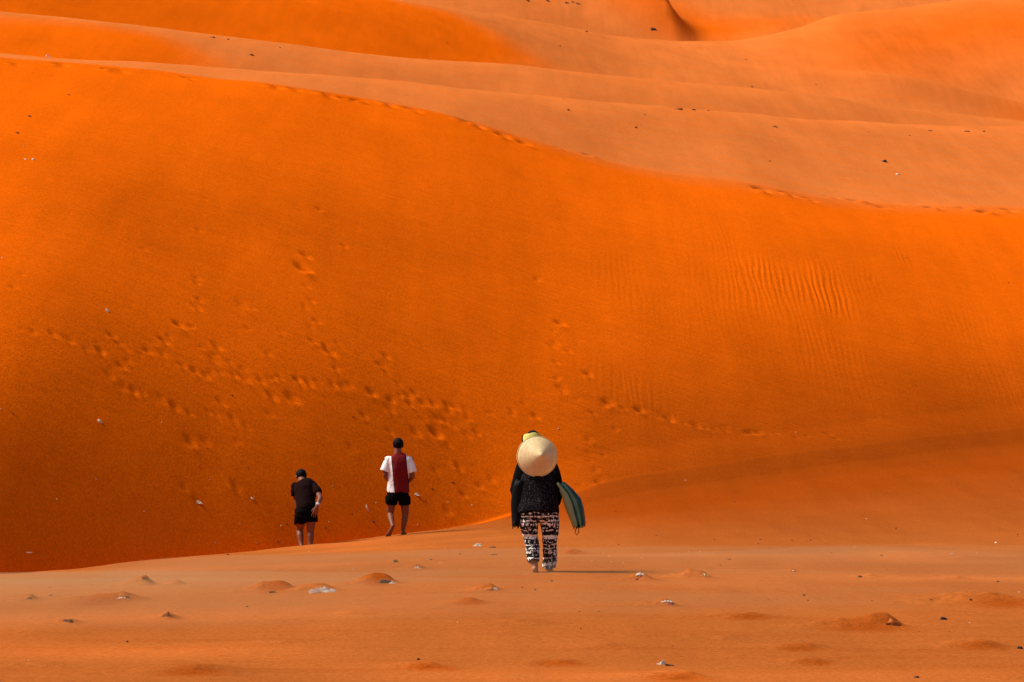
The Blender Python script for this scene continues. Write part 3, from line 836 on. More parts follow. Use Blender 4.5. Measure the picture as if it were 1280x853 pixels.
# ------------------------------------------------------------------ hawker with the conical hat
def hawker():
    Y = 26.5
    q = measure(672, 714, Y)
    bm = bmesh.new()
    hc = q(666.5, 549.0, 0.40)
    fd, up = (-0.08, 0.9, -0.42), (0, 0.42, 0.9)
    s, f, u = head(bm, hc, fd, up, 0.98)
    tube(bm, [q(671, 580, 0.20), q(669, 568, 0.29), q(667.5, 558, 0.35)], [(0.08, 0.06), 0.052, 0.050])
    tube(bm, [q(673, 636, 0.0), q(673, 628, 0.0), q(672.5, 614, 0.05), q(672, 594, 0.12), q(671.5, 580, 0.19)],
         [(0.14, 0.11), (0.16, 0.12), (0.135, 0.10), (0.155, 0.105), (0.10, 0.07)])
    for k, sh, el, wr in ((-1, q(651.5, 583, 0.17), q(645.5, 612, 0.05), q(651, 633, 0.24)), (1, q(691, 583, 0.17), q(697, 611, 0.06), q(694, 627, 0.26))):
        tube(bm, [sh, (sh + el) / 2, el], [0.050, 0.044, 0.038]); tube(bm, [el, (el * 2 + wr) / 3, wr], [0.037, 0.035, 0.025])
        hand(bm, wr, (-k * 0.2, 0.5, -0.85), (-k * 0.4, 0.75, 0.3), 0.9, 0.9)
    hl, hr = q(663, 645, 0), q(685, 645, 0)
    kl, kr = q(663, 672, 0.05), q(687, 675, 0.07)
    al, ar = q(668.5, 704.5, -0.10), q(687, 706.5, 0.12)
    for h, k_, a in ((hl, kl, al), (hr, kr, ar)):
        tube(bm, [h, (h + k_) / 2, k_], [0.085, 0.070, 0.052])
        mid = k_.lerp(a, 0.33); mid.y -= 0.012
        tube(bm, [k_, mid, k_.lerp(a, 0.7), a], [0.050, 0.052, 0.040, 0.033])
    foot(bm, al, (0.05, 0.93, -0.22), (0, -0.22, -0.95), 0.22, 1); foot(bm, ar, (0.10, 1, -0.03), (0, 0, -1), 0.22, 1)
    body = bake('person', bm, SKIN_W, voxel=0.0065, smooth=4)
    raw('hair', hair_cap(hc, fd, up, 0.98), HAIR, body)
    eyes(body, hc, s, f, u, 0.98, EYE)
    # head scarf tied round the hair, its crown left open
    bm = bmesh.new()
    sc = []
    for h_, r_ in ((-0.055, 0.088), (-0.03, 0.097), (-0.005, 0.101), (0.02, 0.102), (0.042, 0.099)):
        sc.append([bm.verts.new(hc + s * (r_ * math.cos(a) * 1.10) + f * (r_ * 1.14 * math.sin(a) - 0.008) + u * (h_ + 0.006 * math.sin(5 * a + h_ * 60))) for a in [2 * math.pi * i / 28 for i in range(28)]])
    for a, b in zip(sc, sc[1:]):
        for i in range(28): bm.faces.new((a[i], a[(i + 1) % 28], b[(i + 1) % 28], b[i]))
    raw('head_scarf', bm, simple('yellow_scarf', (0.62, 0.55, 0.14), var=0.45, scale=45), body)
    bm = bmesh.new(); tube(bm, [q(657.5, 560, 0.33), q(653.4, 552, 0.30), q(653.2, 543, 0.30)], [0.010, 0.008, 0.005], seg=8)
    raw('scarf_end', bm, BLACK, body)
    # loose patterned trousers
    bm = bmesh.new()
    tube(bm, [q(673.5, 650, 0.0), q(673.5, 643, 0.0), q(673.5, 632, 0.0), q(673.5, 625, 0.0)], [(0.14, 0.09), (0.205, 0.145), (0.212, 0.15), (0.19, 0.14)], caps=False, seg=26)
    tube(bm, [q(664, 636, 0), q(661.5, 652, 0.01), q(663, 668, 0.04), q(666.0, 684, 0.0), q(668.3, 699.5, -0.09)], [0.112, 0.098, 0.084, 0.074, 0.062], caps=False, seg=22)
    tube(bm, [q(684.5, 636, 0), q(686.5, 652, 0.01), q(687.3, 670, 0.06), q(687.2, 688, 0.09), q(687, 708.5, 0.12)], [0.112, 0.100, 0.086, 0.078, 0.066], caps=False, seg=22)
    bake('trousers', bm, TROUSERS, body, voxel=0.009, smooth=3, wrinkle=0.020, wscale=8)
    # loose black jacket
    bm = bmesh.new()
    tube(bm, [q(672.5, 640, -0.01), q(672.5, 634, 0.0), q(672.5, 618, 0.04), q(672, 600, 0.09), q(671.5, 585, 0.15), q(671, 577, 0.19), q(670, 572, 0.23)],
         [(0.224, 0.175), (0.226, 0.175), (0.215, 0.16), (0.215, 0.15), (0.19, 0.12), (0.13, 0.10), (0.07, 0.07)], seg=26, caps=False)
    bake('jacket', bm, JACKET, body, voxel=0.009, smooth=4, wrinkle=0.016, wscale=7)
    for k, sh, el, wr in ((-1, q(655.0, 582, 0.16), q(646.0, 611, 0.05), q(650.5, 631, 0.22)), (1, q(688, 582, 0.16), q(696, 609, 0.05), q(695, 626, 0.22))):
        bm = bmesh.new()
        tube(bm, [sh, sh.lerp(el, 0.5), el, el.lerp(wr, 0.55), el.lerp(wr, 0.9)], [0.085, 0.082, 0.076, 0.068, 0.060], caps=True, seg=18)
        bake('sleeve', bm, BLACK, body, voxel=0.009, smooth=4, wrinkle=0.014, wscale=9)
    # conical straw hat slung on her back
    hat_c, axis = q(671.6, 568.8, -0.02), Vector((0.06, -1.0, 0.10)).normalized()
    sx = Vector((1, 0, 0)) - axis * axis.x; sx.normalize(); sz = axis.cross(sx)
    straw = straw_material()
    bm = bmesh.new()
    n = 72; prof = [(0.004, 0.178), (0.02, 0.168), (0.06, 0.135), (0.11, 0.092), (0.16, 0.049), (0.20, 0.014), (0.220, -0.004)]
    apex = Vector((4.0 * Y / FPX, 0, 0.0))                           # the tip leans over a little
    loops = []
    def hv(r, h, a):
        return (sx * math.cos(a) + sz * math.sin(a)) * r + axis * h + apex * (max(h, 0) / 0.178)
    for r_, h_ in prof: loops.append([bm.verts.new(hv(r_ * (1 + 0.0035 * math.cos(8 * 2 * math.pi * i / n)), h_, 2 * math.pi * i / n)) for i in range(n)])
    for r_, h_ in prof[::-1]: loops.append([bm.verts.new(hv(r_ * 0.995, h_ - 0.006, 2 * math.pi * i / n)) for i in range(n)])
    for a, b in zip(loops, loops[1:]):
        for i in range(n): bm.faces.new((a[i], a[(i + 1) % n], b[(i + 1) % n], b[i]))
    bm.faces.new(loops[0]); bm.faces.new(loops[-1])
    hat = raw('conical_hat', bm, straw, body)
    hat.location = hat_c
    hat['label'] = 'pale straw conical hat slung on the back'
    for r_, h_ in ((0.2205, -0.003), (0.187, 0.0262), (0.153, 0.0556), (0.120, 0.0842), (0.087, 0.113), (0.054, 0.141)):   # rim and hoops
        bm = bmesh.new()
        ring = [hv(r_, h_ + 0.0005, 2 * math.pi * i / n) for i in range(n)]
        rad = 0.0045 if r_ > 0.21 else 0.0004
        lp = []
        for i in range(n):
            a = 2 * math.pi * i / n; o = (sx * math.cos(a) + sz * math.sin(a))
            lp.append([bm.verts.new(ring[i] + o * rad * math.cos(b) + axis * rad * math.sin(b)) for b in [2 * math.pi * j / 6 for j in range(6)]])
        for i in range(n):
            for j in range(6): bm.faces.new((lp[i][j], lp[i][(j + 1) % 6], lp[(i + 1) % n][(j + 1) % 6], lp[(i + 1) % n][j]))
        raw('rim' if r_ > 0.21 else 'hoop', bm, straw, hat)
    bm = bmesh.new(); tube(bm, [q(660, 575, 0.0), q(662, 570, 0.20), q(664, 562, 0.36)], [0.004] * 3, seg=6); raw('chin_strap', bm, BLACK, body)
    body.location = stand(672, 714, Y, -0.015)
    tag(body, 'barefoot person in black jacket and patterned trousers with straw hat slung on the back', 'person')
    return body, q

def straw_material():
    m, nt, b = new_mat('straw')
    L = nt.links.new
    tc = nd(nt, 'ShaderNodeTexCoord'); sp = nd(nt, 'ShaderNodeSeparateXYZ'); L(tc.outputs['Object'], sp.inputs[0])
    an = nd(nt, 'ShaderNodeMath', operation='ARCTAN2'); L(sp.outputs['Z'], an.inputs[0]); L(sp.outputs['X'], an.inputs[1])
    cb = nd(nt, 'ShaderNodeCombineXYZ'); L(an.outputs[0], cb.inputs[0]); 
    n = nd(nt, 'ShaderNodeTexNoise', Scale=14.0, Detail=3.0); L(cb.outputs[0], n.inputs['Vector'])
    n2 = nd(nt, 'ShaderNodeTexNoise', Scale=22.0, Detail=3.0); L(tc.outputs['Object'], n2.inputs['Vector'])
    av = nd(nt, 'ShaderNodeMath', operation='MULTIPLY_ADD'); av.inputs[1].default_value = 0.6
    L(n.outputs['Fac'], av.inputs[0]); 
    h = nd(nt, 'ShaderNodeMath', operation='MULTIPLY'); h.inputs[1].default_value = 0.4; L(n2.outputs['Fac'], h.inputs[0]); L(h.outputs[0], av.inputs[2])
    r = nd(nt, 'ShaderNodeValToRGB')
    r.color_ramp.elements[0].position = 0.30; r.color_ramp.elements[0].color = (0.78, 0.54, 0.22, 1)
    r.color_ramp.elements[1].position = 0.62; r.color_ramp.elements[1].color = (0.93, 0.78, 0.45, 1)
    L(av.outputs[0], r.inputs[0]); L(r.outputs[0], b.inputs['Base Color'])
    b.inputs['Roughness'].default_value = 0.55
    t = nd(nt, 'ShaderNodeBsdfTranslucent'); L(r.outputs[0], t.inputs['Color'])
    ms = nd(nt, 'ShaderNodeMixShader'); ms.inputs[0].default_value = 0.30
    L(b.outputs[0], ms.inputs[1]); L(t.outputs[0], ms.inputs[2]); L(ms.outputs[0], nt.nodes['Material Output'].inputs['Surface'])
    return m

def sled_bundle(q, origin, name, label, outlines, y0, mats, cord, bulge, cat='sled'):
    """thin plastic sheets pressed together under the arm; outlines = upper edge and lower edge of each sheet, top to bottom"""
    root = bpy.data.objects.new(name, None); col.objects.link(root); root.location = origin
    for k, (mat, outline) in enumerate(zip(mats, outlines)):
        n = len(outline)
        bm = bmesh.new(); rows = []
        for i, (ua, va, ub, vb) in enumerate(outline):
            t = i / (n - 1); row = []
            for j in range(7):
                w = j / 6
                a = ua + (ub - ua) * w; v = va + (vb - va) * w
                sh = 0.0
                yy = y0 + 0.022 * k + bulge * (1 - (2 * w - 1) ** 2) * (0.4 + t) + 0.02 * math.sin(3 * w + k) * t
                jag = (2.4 * math.sin(j * 2.3 + k * 1.7) if i == n - 1 else 0.5 * math.sin(j * 1.9 + i * 2.1 + k))
                row.append(q(a + sh, v + sh * 0.15 + jag, yy))
            rows.append(row)
        vs = [[bm.verts.new(p) for p in r] for r in rows]
        for a, b in zip(vs, vs[1:]):
            for j in range(6): bm.faces.new((a[j], a[j + 1], b[j + 1], b[j]))
        bmesh.ops.subdivide_edges(bm, edges=bm.edges[:], cuts=1, use_grid_fill=True, smooth=0.5)
        g = bmesh.ops.solidify(bm, geom=bm.faces[:], thickness=0.007)
        raw('sheet', bm, mat, root)
    if cord:
        bm = bmesh.new(); tube(bm, [q(u, v, y0 - 0.02) for u, v in cord], [0.0045] * len(cord), seg=6); raw('cord_loop', bm, BLACK, root)
    tag(root, label, cat)
    return root

walking_man()
bending_man()
woman, wq = hawker()
G1 = simple('green_plastic', (0.10, 0.20, 0.085), rough=0.45, var=0.5, scale=9, spec=0.4)
G2 = simple('olive_plastic', (0.27, 0.29, 0.11), rough=0.45, var=0.4, scale=9, spec=0.4)
G3 = simple('dark_green_plastic', (0.012, 0.045, 0.030), rough=0.45, var=0.5, scale=9, spec=0.4)
K1 = simple('black_plastic', (0.004, 0.004, 0.005), rough=0.6, var=0.4, scale=9, spec=0.1)
def blade(off, wid):
    cl = [(697.5, 601), (703.5, 607), (710, 615.5), (715.5, 626), (719.5, 638), (722.5, 649), (724.5, 656.5)]
    out = []
    for i, (u, v) in enumerate(cl):
        t = i / 6; a, b = cl[max(i - 1, 0)], cl[min(i + 1, 6)]
        d = Vector((b[0] - a[0], b[1] - a[1])).normalized(); nx, ny = d.y, -d.x
        o = off * (0.25 + 0.75 * min(1, t * 1.8)) * (1 - 0.35 * max(0, t - 0.55) / 0.45); h = wid * (0.35 + 0.65 * min(1, t * 2)) * (1 - 0.35 * max(0, t - 0.5) / 0.5)
        out.append((u + nx * (o + h), v + ny * (o + h), u + nx * (o - h), v + ny * (o - h)))
    return out
sled_bundle(wq, woman.location, 'sand_sled_bundle', 'green plastic sand sleds with a hanging cord loop, tucked under an arm', [blade(-6.5, 5.0), blade(-1.2, 4.4), blade(3.6, 4.6), blade(8.0, 4.4)], 0.0, [G2, G3, G1, G3],
            [(722, 655), (719.5, 660), (718.5, 664), (720.5, 666.5), (723, 663.5), (723.5, 658), (723, 654)], -0.03)
OUT_L = [(654, 598, 644, 600), (655.5, 612, 640.5, 612), (656.5, 626, 638.6, 626), (655, 638, 639.0, 638), (651.5, 648, 639.8, 649), (646, 655, 640.6, 657)]
sled_bundle(wq, woman.location, 'sand_sled_bundle', 'black plastic sand sleds held upright against the hip, behind the elbow', [OUT_L, [(a + 1.5, b + 2, c + 1.2, d - 3) for a, b, c, d in OUT_L]], -0.03, [K1, K1], None, -0.04)

# ------------------------------------------------------------------ litter and stones on the sand
BROWN = simple('dark_stone', (0.075, 0.028, 0.013), rough=0.85, var=0.5, scale=40, bump=0.5)
INK = simple('black_rubber', (0.006, 0.005, 0.006), rough=0.6, var=0.5, scale=30, spec=0.2)
CRUST = simple('sand_crust', (0.42, 0.12, 0.03), rough=1.0, var=0.35, scale=30, bump=0.6, spec=0.0)
PAPER = simple('white_paper', (0.58, 0.45, 0.34), rough=0.8, var=0.2, scale=40)
SHELL = simple('shell', (0.62, 0.47, 0.33), rough=0.6, var=0.2, scale=60)
RUST = simple('red_plastic', (0.30, 0.05, 0.03), rough=0.6, var=0.3, scale=30)
TWIG = simple('twig', (0.05, 0.022, 0.012), rough=0.9, var=0.4, scale=30)

def film_material():
    m, nt, b = new_mat('clear_film')
    n = nd(nt, 'ShaderNodeTexNoise', Scale=9.0, Detail=4.0); nt.links.new(mapping(nt), n.inputs['Vector'])
    r = nd(nt, 'ShaderNodeValToRGB')
    r.color_ramp.elements[0].position = 0.35; r.color_ramp.elements[0].color = (0.30, 0.13, 0.07, 1)
    r.color_ramp.elements[1].position = 0.62; r.color_ramp.elements[1].color = (0.46, 0.34, 0.28, 1)
    nt.links.new(n.outputs['Fac'], r.inputs[0]); nt.links.new(r.outputs[0], b.inputs['Base Color'])
    b.inputs['Roughness'].default_value = 0.5; b.inputs['Specular IOR Level'].default_value = 0.3; b.inputs['Alpha'].default_value = 0.82
    return m
FILM = film_material()

def spot(u, v):
    x, y, z = on_ground(u, v, full=True)
    return Vector((x, y, z)), y / FPX

def jitter(p, k, s): return Vector((mnoise.noise(p * k + Vector((s, 0, 0))), mnoise.noise(p * k + Vector((0, s, 7))), mnoise.noise(p * k + Vector((3, 1, s)))))

def stone_mesh(name, w, d, h, seed, rough=0.35, sub=3):
    bm = bmesh.new(); bmesh.ops.create_icosphere(bm, subdivisions=sub, radius=1.0)
    for v in bm.verts:
        p = v.co.copy(); q = p + jitter(p, 1.3, seed) * rough + jitter(p, 3.1, seed + 5) * rough * 0.35
        v.co = Vector((q.x * w / 2, q.y * d / 2, q.z * h))
    me = bpy.data.meshes.new(name); bm.to_mesh(me); bm.free()
    return me

def sheet_mesh(name, w, d, h, seed, fold=1.0, n=20, ragged=0.25):
    """crumpled scrap of film or paper with its own thickness, humped in the middle"""
    bm = bmesh.new(); g = []
    for i in range(n + 1):
        row = []
        for j in range(n + 1):
            a, b = i / n * 2 - 1, j / n * 2 - 1
            rr = 1 - ragged * (0.5 + mnoise.noise(Vector((a * 2.2, b * 2.2, seed))))
            p = Vector((a * rr * w / 2, b * rr * d / 2, 0))
            hump = max(0.0, 1 - a * a) * max(0.0, 1 - 0.8 * b * b)
            q = Vector((a * 2.4, b * 2.4, seed * 1.7))
            c = abs(mnoise.noise(q * 1.3)) * 0.7 + abs(mnoise.noise(q * 3.1)) * 0.5 + abs(mnoise.noise(q * 6.0)) * 0.2
            p.z = h * (0.55 * hump + fold * c * (0.35 + 0.65 * hump)) - 0.12 * h
            row.append(bm.verts.new(p))
        g.append(row)
    for r0, r1 in zip(g, g[1:]):
        for j in range(n): bm.faces.new((r0[j], r1[j], r1[j + 1], r0[j + 1]))
    bmesh.ops.recalc_face_normals(bm, faces=bm.faces)
    bmesh.ops.solidify(bm, geom=bm.faces[:], thickness=0.0025)
    me = bpy.data.meshes.new(name); bm.to_mesh(me); bm.free()
    return me

def stick_mesh(name, ln, r, seed):
    bm = bmesh.new()
    pts = [Vector((ln * (t - 0.5), 0.06 * ln * math.sin(5 * t + seed), 0.05 * ln * math.sin(4 * t + seed * 2))) for t in (0, 0.25, 0.5, 0.75, 1)]
    tube(bm, pts, [r * 0.6, r, r * 1.1, r * 0.9, r * 0.5], seg=8, side=(0, 1, 0))
    me = bpy.data.meshes.new(name); bm.to_mesh(me); bm.free()
    return me

def litter(kind, name, label, cat, u, v, wpx, hpx, mat, seed, rz=0.0, ry=0.0, sink=0.32, depth=0.7, fold=1.0, rough=0.35):
    p, s = spot(u, v)
    w, h = wpx * s, hpx * s
    if kind == 'stone': me = stone_mesh(name, w, w * depth, h * 0.75, seed, rough)
    elif kind == 'sheet': me = sheet_mesh(name, w, w * depth, h, seed, fold)
    else: me = stick_mesh(name, w, max(h * 0.5, 0.004), seed)
    o = link(name, me, mat, smooth=(kind != 'sheet' or name == 'plastic_bag'))
    o.location = p + Vector((0, w * depth * 0.35 if kind != 'stick' else 0, -h * sink + (h * 0.1 if kind == 'stick' else 0)))
    o.rotation_euler = (0, ry, rz)
    tag(o, label, cat)
    return o

litter('sheet', 'plastic_bag', 'crumpled clear plastic bag half buried on the flat between two low drifts', 'bag', 402, 741, 54, 10, FILM, 1.3, 0.1, fold=0.8, sink=0.15)
arch = litter('stone', 'tyre_piece', 'black arched piece of rubber poking out of a sand drift', 'rubber', 482, 729, 18, 11, INK, 2.1, 0.0, depth=0.35, rough=0.2)
litter('sheet', 'paper_scrap', 'pale torn scraps beside the black arched piece of rubber', 'scrap', 490, 730, 14, 5, PAPER, 3.4, 0.3)
litter('stick', 'stick', 'short dark stick lying in front of the drift by the plastic bag', 'stick', 344, 741, 15, 3, TWIG, 0.4, 0.5, 0.12)
litter('sheet', 'paper_scrap', 'white torn scrap on the crest of a long sand tail', 'scrap', 151, 749, 26, 6, PAPER, 5.1, 0.0)
litter('stone', 'stone', 'dark brown stone beside the end of the long sand tail', 'stone', 158, 748, 10, 5, BROWN, 5.6)
litter('stone', 'stone', 'flat dark pointed stone alone on the open flat, in front of the long tailed drift', 'stone', 85, 779, 15, 6, BROWN, 7.3, rough=0.5)
litter('stone', 'stone', 'small dark round stone at the end of a thin sand streak', 'stone', 36, 750, 8, 5, BROWN, 8.2)
litter('stone', 'stone', 'dark cracked stone capping a small pointed drift', 'stone', 180, 727, 9, 5, BROWN, 9.7, rough=0.5)
litter('sheet', 'leaf', 'dry curled brown leaf next to the pointed drift', 'leaf', 220, 731, 16, 6, TWIG, 11.0, fold=0.5)
litter('stone', 'sand_clod', 'crumbling clod of orange sand standing on the flat', 'clod', 207, 772, 14, 9, CRUST, 12.3, rough=0.5)
litter('stone', 'stone', 'small flat stone beyond the thin sand streak', 'stone', 63, 745, 6, 4, BROWN, 13.2)
litter('sheet', 'wrapper', 'faded red wrapper with white edge half covered by blown sand', 'wrapper', 802, 724, 20, 6, RUST, 14.8, 0.2)
litter('sheet', 'paper_scrap', 'white paper edge curling out above the faded red wrapper', 'scrap', 800, 720, 14, 4, PAPER, 15.8, 0.2)
litter('sheet', 'plastic_scrap', 'pale yellow arched plastic scrap covering a rounded drift', 'scrap', 877, 721, 28, 11, simple('yellowed_plastic', (0.62, 0.45, 0.22), rough=0.5, var=0.3, scale=30), 17.0, -0.2, fold=0.4)
litter('sheet', 'paper_scrap', 'thin white strip lying over a dark lump of sand', 'scrap', 833, 754, 18, 4, PAPER, 18.4)
litter('stone', 'stone', 'dark reddish lump under the thin white strip', 'stone', 837, 757, 11, 6, RUST, 19.9)
litter('stone', 'sand_clod', 'rough clod of crusted sand and shells at the head of the widest drift', 'clod', 1112, 781, 30, 12, CRUST, 21.0, rough=0.45)
litter('stone', 'stone', 'smooth black stone lying tilted on bare sand past the crusted clod', 'stone', 1180, 775, 11, 7, INK, 22.6, 0.0, 0.35, rough=0.2)
litter('sheet', 'paper_scrap', 'pale torn scrap standing up on the bare flat', 'scrap', 827, 831, 14, 10, PAPER, 24.5, 0.7, 0.5)
litter('stone', 'stone', 'brown stone touching the upright pale scrap', 'stone', 837, 833, 13, 5, BROWN, 25.2, rough=0.45)
litter('stone', 'stone', 'knobbly black stone beyond the smooth black one', 'stone', 1275, 812, 10, 6, INK, 27.7, rough=0.6)
litter('stone', 'stone', 'small black pebble on the smooth sand below the reddish ripples', 'stone', 1146, 848, 7, 5, INK, 28.1)
litter('stone', 'sand_clod', 'rounded clod of sand with a white flake on top', 'clod', 611, 738, 17, 8, CRUST, 29.0, rough=0.4)
litter('sheet', 'paper_scrap', 'white flake leaning on the rounded clod of sand', 'scrap', 619, 738, 10, 6, PAPER, 30.2)
litter('sheet', 'paper_scrap', 'white flake on a faint drift behind the black arched rubber', 'scrap', 521, 711, 16, 5, PAPER, 31.1)
litter('sheet', 'paper_scrap', 'pale scrap caught among dark bits near the patterned trousers', 'scrap', 597, 683, 16, 6, PAPER, 32.2)
litter('stone', 'stone', 'dark flat bit beside the scrap near the patterned trousers', 'stone', 616, 685, 10, 3, BROWN, 33.2)
litter('stone', 'stone', 'longer dark flat bit in front of the scrap near the patterned trousers', 'stone', 618, 694, 11, 3, BROWN, 34.1)
litter('sheet', 'paper_scrap', 'white torn scrap at the foot of the dune uphill of the stooping person', 'scrap', 246, 629, 15, 5, PAPER, 35.0)
litter('sheet', 'paper_scrap', 'small white scrap on the dune foot close to the stooping person', 'scrap', 314, 624, 7, 3, PAPER, 36.4)
litter('stick', 'stick', 'thin bleached stick lying on the shaded dune foot', 'stick', 34, 691, 13, 2, SHELL, 1.4, 0.3, 0.1)
litter('stick', 'stick', 'pale upright straw stuck in the sand between the two men', 'stick', 459, 640, 8, 2, SHELL, 2.2, 0.0, 1.35, sink=-1.6)
litter('sheet', 'paper_scrap', 'pale scrap with dark shadow beside the shorts of the football shirt wearer', 'scrap', 519, 619, 12, 4, PAPER, 38.1)
litter('sheet', 'paper_scrap', 'white scrap high on the shaded dune face above the footprints trail', 'scrap', 133, 389, 9, 5, PAPER, 39.3)
litter('stone', 'shell', 'large white shell on the dune face below the footprints trail', 'shell', 123, 527, 8, 5, SHELL, 40.2)
litter('stone', 'shell', 'white shell beside its twin near the top of the big dune face', 'shell', 41, 200, 6, 4, SHELL, 41.5)
litter('stone', 'shell', 'smaller white shell left of its twin near the top of the big dune face', 'shell', 32, 200, 4, 4, SHELL, 42.2)
litter('stone', 'stone', 'dark stone above the white shells on the big dune face', 'stone', 36, 146, 6, 4, BROWN, 43.4)
litter('stone', 'stone', 'dark stone with long shadow between shells on the big dune face', 'stone', 21, 167, 7, 4, BROWN, 44.9)
litter('sheet', 'paper_scrap', 'white scrap lying right on the sharp dune crest', 'scrap', 59, 71, 9, 4, PAPER, 45.0)
litter('stone', 'stone', 'black and white stone on the pale dune back above the track', 'stone', 1105, 203, 10, 6, INK, 46.3)
litter('stone', 'shell', 'white chip just below the black and white stone', 'shell', 1122, 219, 6, 4, SHELL, 47.0)
litter('stone', 'stone', 'wide pale topped stone on the crest line of the pale dune back', 'stone', 846, 137, 15, 5, CRUST, 48.4, rough=0.5)
litter('stone', 'stone', 'dark stone next to the wide stone on the crest line', 'stone', 867, 138, 6, 4, BROWN, 49.0)
litter('stone', 'stone', 'dark stone at the tip of a thin sand streak on the pale dune back', 'stone', 968, 159, 9, 4, BROWN, 50.7)
litter('stone', 'stone', 'flat brown stone on the pale back, end of a row of streaks', 'stone', 1162, 164, 8, 3, BROWN, 51.0)
litter('stone', 'stone', 'flat brown stone following another along the row of streaks', 'stone', 1208, 165, 12, 3, BROWN, 52.0)
litter('stone', 'stone', 'dark flat stone below the middle crest, beside the slip face edge', 'stone', 264, 47, 13, 3, BROWN, 53.0)
litter('stone', 'stone', 'dark flat stone below the one at the slip face edge', 'stone', 313, 69, 10, 3, BROWN, 54.0)
litter('stone', 'stone', 'dark stone in the hollow of the far dune', 'stone', 816, 39, 12, 8, BROWN, 55.0, rough=0.5)
for k, (u, v, w) in enumerate(((708, 5, 10), (716, 4, 7), (722, 6, 12), (684, 2, 8), (660, 2, 6))):
    o = litter('stone', 'stone', 'dark stone in the row along the top of the far dune', 'stone', u, v, w, 5, BROWN, 60.0 + k, rough=0.5)
    o['group'] = 'stones on the far dune'

# small shell chips and pebbles, one object each
rc = random.Random(5)
chips = [stone_mesh('shell_chip', 1, 0.7, 0.28, 70 + k, 0.4, 1) for k in range(3)]
pebs = [stone_mesh('pebble', 1, 0.75, 0.34, 80 + k, 0.4, 1) for k in range(3)]
for m in chips: m.materials.append(SHELL)
for m in pebs: m.materials.append(BROWN)
def scatter(meshes, name, label, group, spots):
    for (u, v, w) in spots:
        p, s = spot(u, v)
        o = bpy.data.objects.new(name, rc.choice(meshes)); col.objects.link(o)
        k = w * s * 0.8
        o.scale = (k, k, k); o.location = p + Vector((0, 0, 0.06 * k)); o.rotation_euler = (rc.uniform(-.3, .3), rc.uniform(-.3, .3), rc.uniform(0, 6.28))
        tag(o, label, cat=name.split('_')[0], group=group)
flat_w = [(754, 692, 3), (761, 696, 3), (764, 703, 3), (802, 698, 3), (779, 704, 2.5), (861, 690, 3), (875, 690, 3), (1068, 685, 3), (1083, 649, 3), (1274, 741, 4), (992, 715, 5), (1245, 679, 6),
          (1190, 693, 5), (1221, 692, 3), (386, 690, 3), (441, 712, 3), (434, 706, 4), (556, 686, 3), (1212, 779, 3), (572, 778, 3), (36, 826, 3), (740, 701, 2.5), (1206, 766, 4), (685, 691, 3), (550, 704, 2.5)]
face_w = [(698, 537, 4), (416, 608, 3), (470, 630, 3), (411, 653, 3), (351, 658, 4), (262, 601, 2.5), (269, 679, 3), (320, 680, 3), (995, 541, 3), (857, 601, 3), (560, 628, 3), (590, 633, 3), (71, 625, 4), (1, 512, 3),
          (202, 529, 2.5), (3, 323, 4), (420, 14, 2), (400, 621, 2.5), (300, 655, 2.5), (505, 654, 4), (522, 657, 3), (180, 640, 3), (120, 600, 2.5), (30, 183, 3)]
flat_d = [(1090, 752, 4), (1164, 751, 5), (1213, 750, 6), (960, 750, 3), (875, 749, 3), (1010, 751, 4), (960, 723, 3), (1102, 695, 5), (950, 675, 4), (990, 676, 4), (1013, 676, 4), (1120, 661, 4), (1040, 692, 4), (912, 700, 5), (900, 707, 4),
          (948, 680, 3), (893, 675, 3), (773, 681, 3), (726, 786, 4), (748, 765, 4), (1272, 669, 4), (285, 694, 5), (309, 759, 5), (63, 735, 4), (159, 803, 6), (523, 825, 8), (841, 808, 3), (1149, 790, 3), (1187, 790, 2.5), (653, 735, 4), (669, 738, 6), (918, 628, 3),
          (495, 703, 10), (539, 700, 5), (575, 693, 4), (1005, 745, 6), (724, 765, 4), (690, 727, 5), (1075, 722, 8), (1247, 728, 6), (770, 640, 3), (820, 670, 3)]
face_d = [(359, 656, 4), (366, 645, 3), (407, 661, 4), (440, 643, 4), (441, 522, 4), (467, 653, 6), (348, 678, 4), (566, 604, 5), (540, 612, 4), (290, 495, 4), (86, 119, 4), (1261, 354, 3), (1133, 323, 3), (16, 518, 4), (532, 627, 4), (515, 607, 3), (310, 585, 3)]
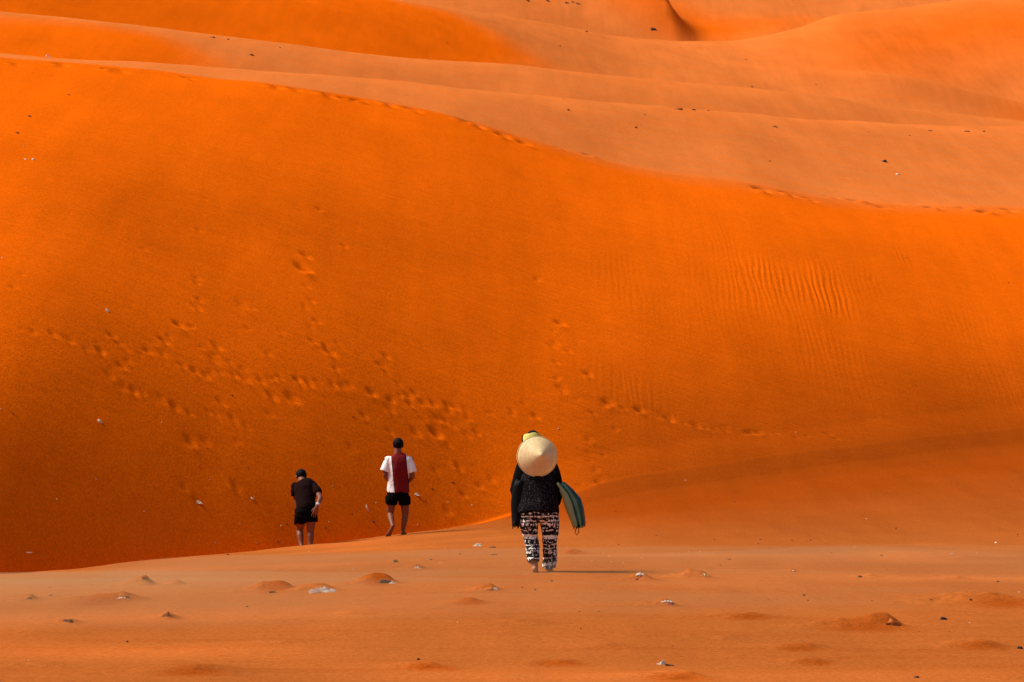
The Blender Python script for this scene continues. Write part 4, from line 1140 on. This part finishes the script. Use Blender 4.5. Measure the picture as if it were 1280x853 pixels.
top_d = [(559, 55, 3), (700, 58, 4), (866, 138, 3), (885, 139, 4), (940, 109, 4), (795, 160, 6), (806, 144, 3), (962, 202, 4), (1086, 166, 3), (1137, 170, 3), (1230, 165, 5), (733, 40, 5), (285, 50, 4), (350, 60, 3), (1020, 106, 3), (710, 138, 6), (932, 75, 3)]
scatter(chips, 'shell_chip', 'tiny white shell chip lying on the flat sand', 'white chips on the flat', flat_w)
scatter(chips, 'shell_chip', 'tiny white shell chip lying on the orange dune face', 'white chips on the dune face', face_w)
scatter(pebs, 'pebble', 'tiny dark pebble lying on the flat sand', 'dark pebbles on the flat', flat_d)
scatter(pebs, 'pebble', 'tiny dark pebble lying on the orange dune face', 'dark pebbles on the dune face', face_d)
scatter(pebs, 'pebble', 'tiny dark pebble on the pale backs of the dunes', 'dark pebbles on the dune backs', top_d)

# ------------------------------------------------------------------ sand blowing low over the flat
def dust(name, c, r, dens, label):
    bm = bmesh.new()
    bmesh.ops.create_icosphere(bm, subdivisions=5, radius=1.0)
    for v in bm.verts:
        n = mnoise.noise(Vector((v.co.x * 3 + c[0], v.co.y * 2.5 + c[1], 1.0)))
        v.co = Vector((v.co.x * r[0], v.co.y * r[1], v.co.z * r[2] * (1 + 0.5 * n)))
    me = bpy.data.meshes.new(name); bm.to_mesh(me); bm.free()
    m = bpy.data.materials.new('blowing_sand'); m.use_nodes = True
    nt = m.node_tree; nt.nodes.clear()
    out = nt.nodes.new('ShaderNodeOutputMaterial'); pv = nt.nodes.new('ShaderNodeVolumePrincipled')
    pv.inputs['Color'].default_value = (1.0, 0.58, 0.27, 1); pv.inputs['Density'].default_value = dens; pv.inputs['Anisotropy'].default_value = 0.2
    nt.links.new(pv.outputs[0], out.inputs['Volume'])
    o = link(name, me, m); o.location = c
    tag(o, label, kind='stuff')
dust('blown_sand', (-3.2, 23.6, 0.05), (8.5, 4.2, 0.15), 0.18, 'thin veil of sand blowing low over the flat behind the litter')
dust('blown_sand', (3.2, 27.6, 0.12), (8.0, 4.6, 0.19), 0.085, 'thin veil of sand blowing low past the foot of the rise')

bpy.data.scenes.remove(BENCH)
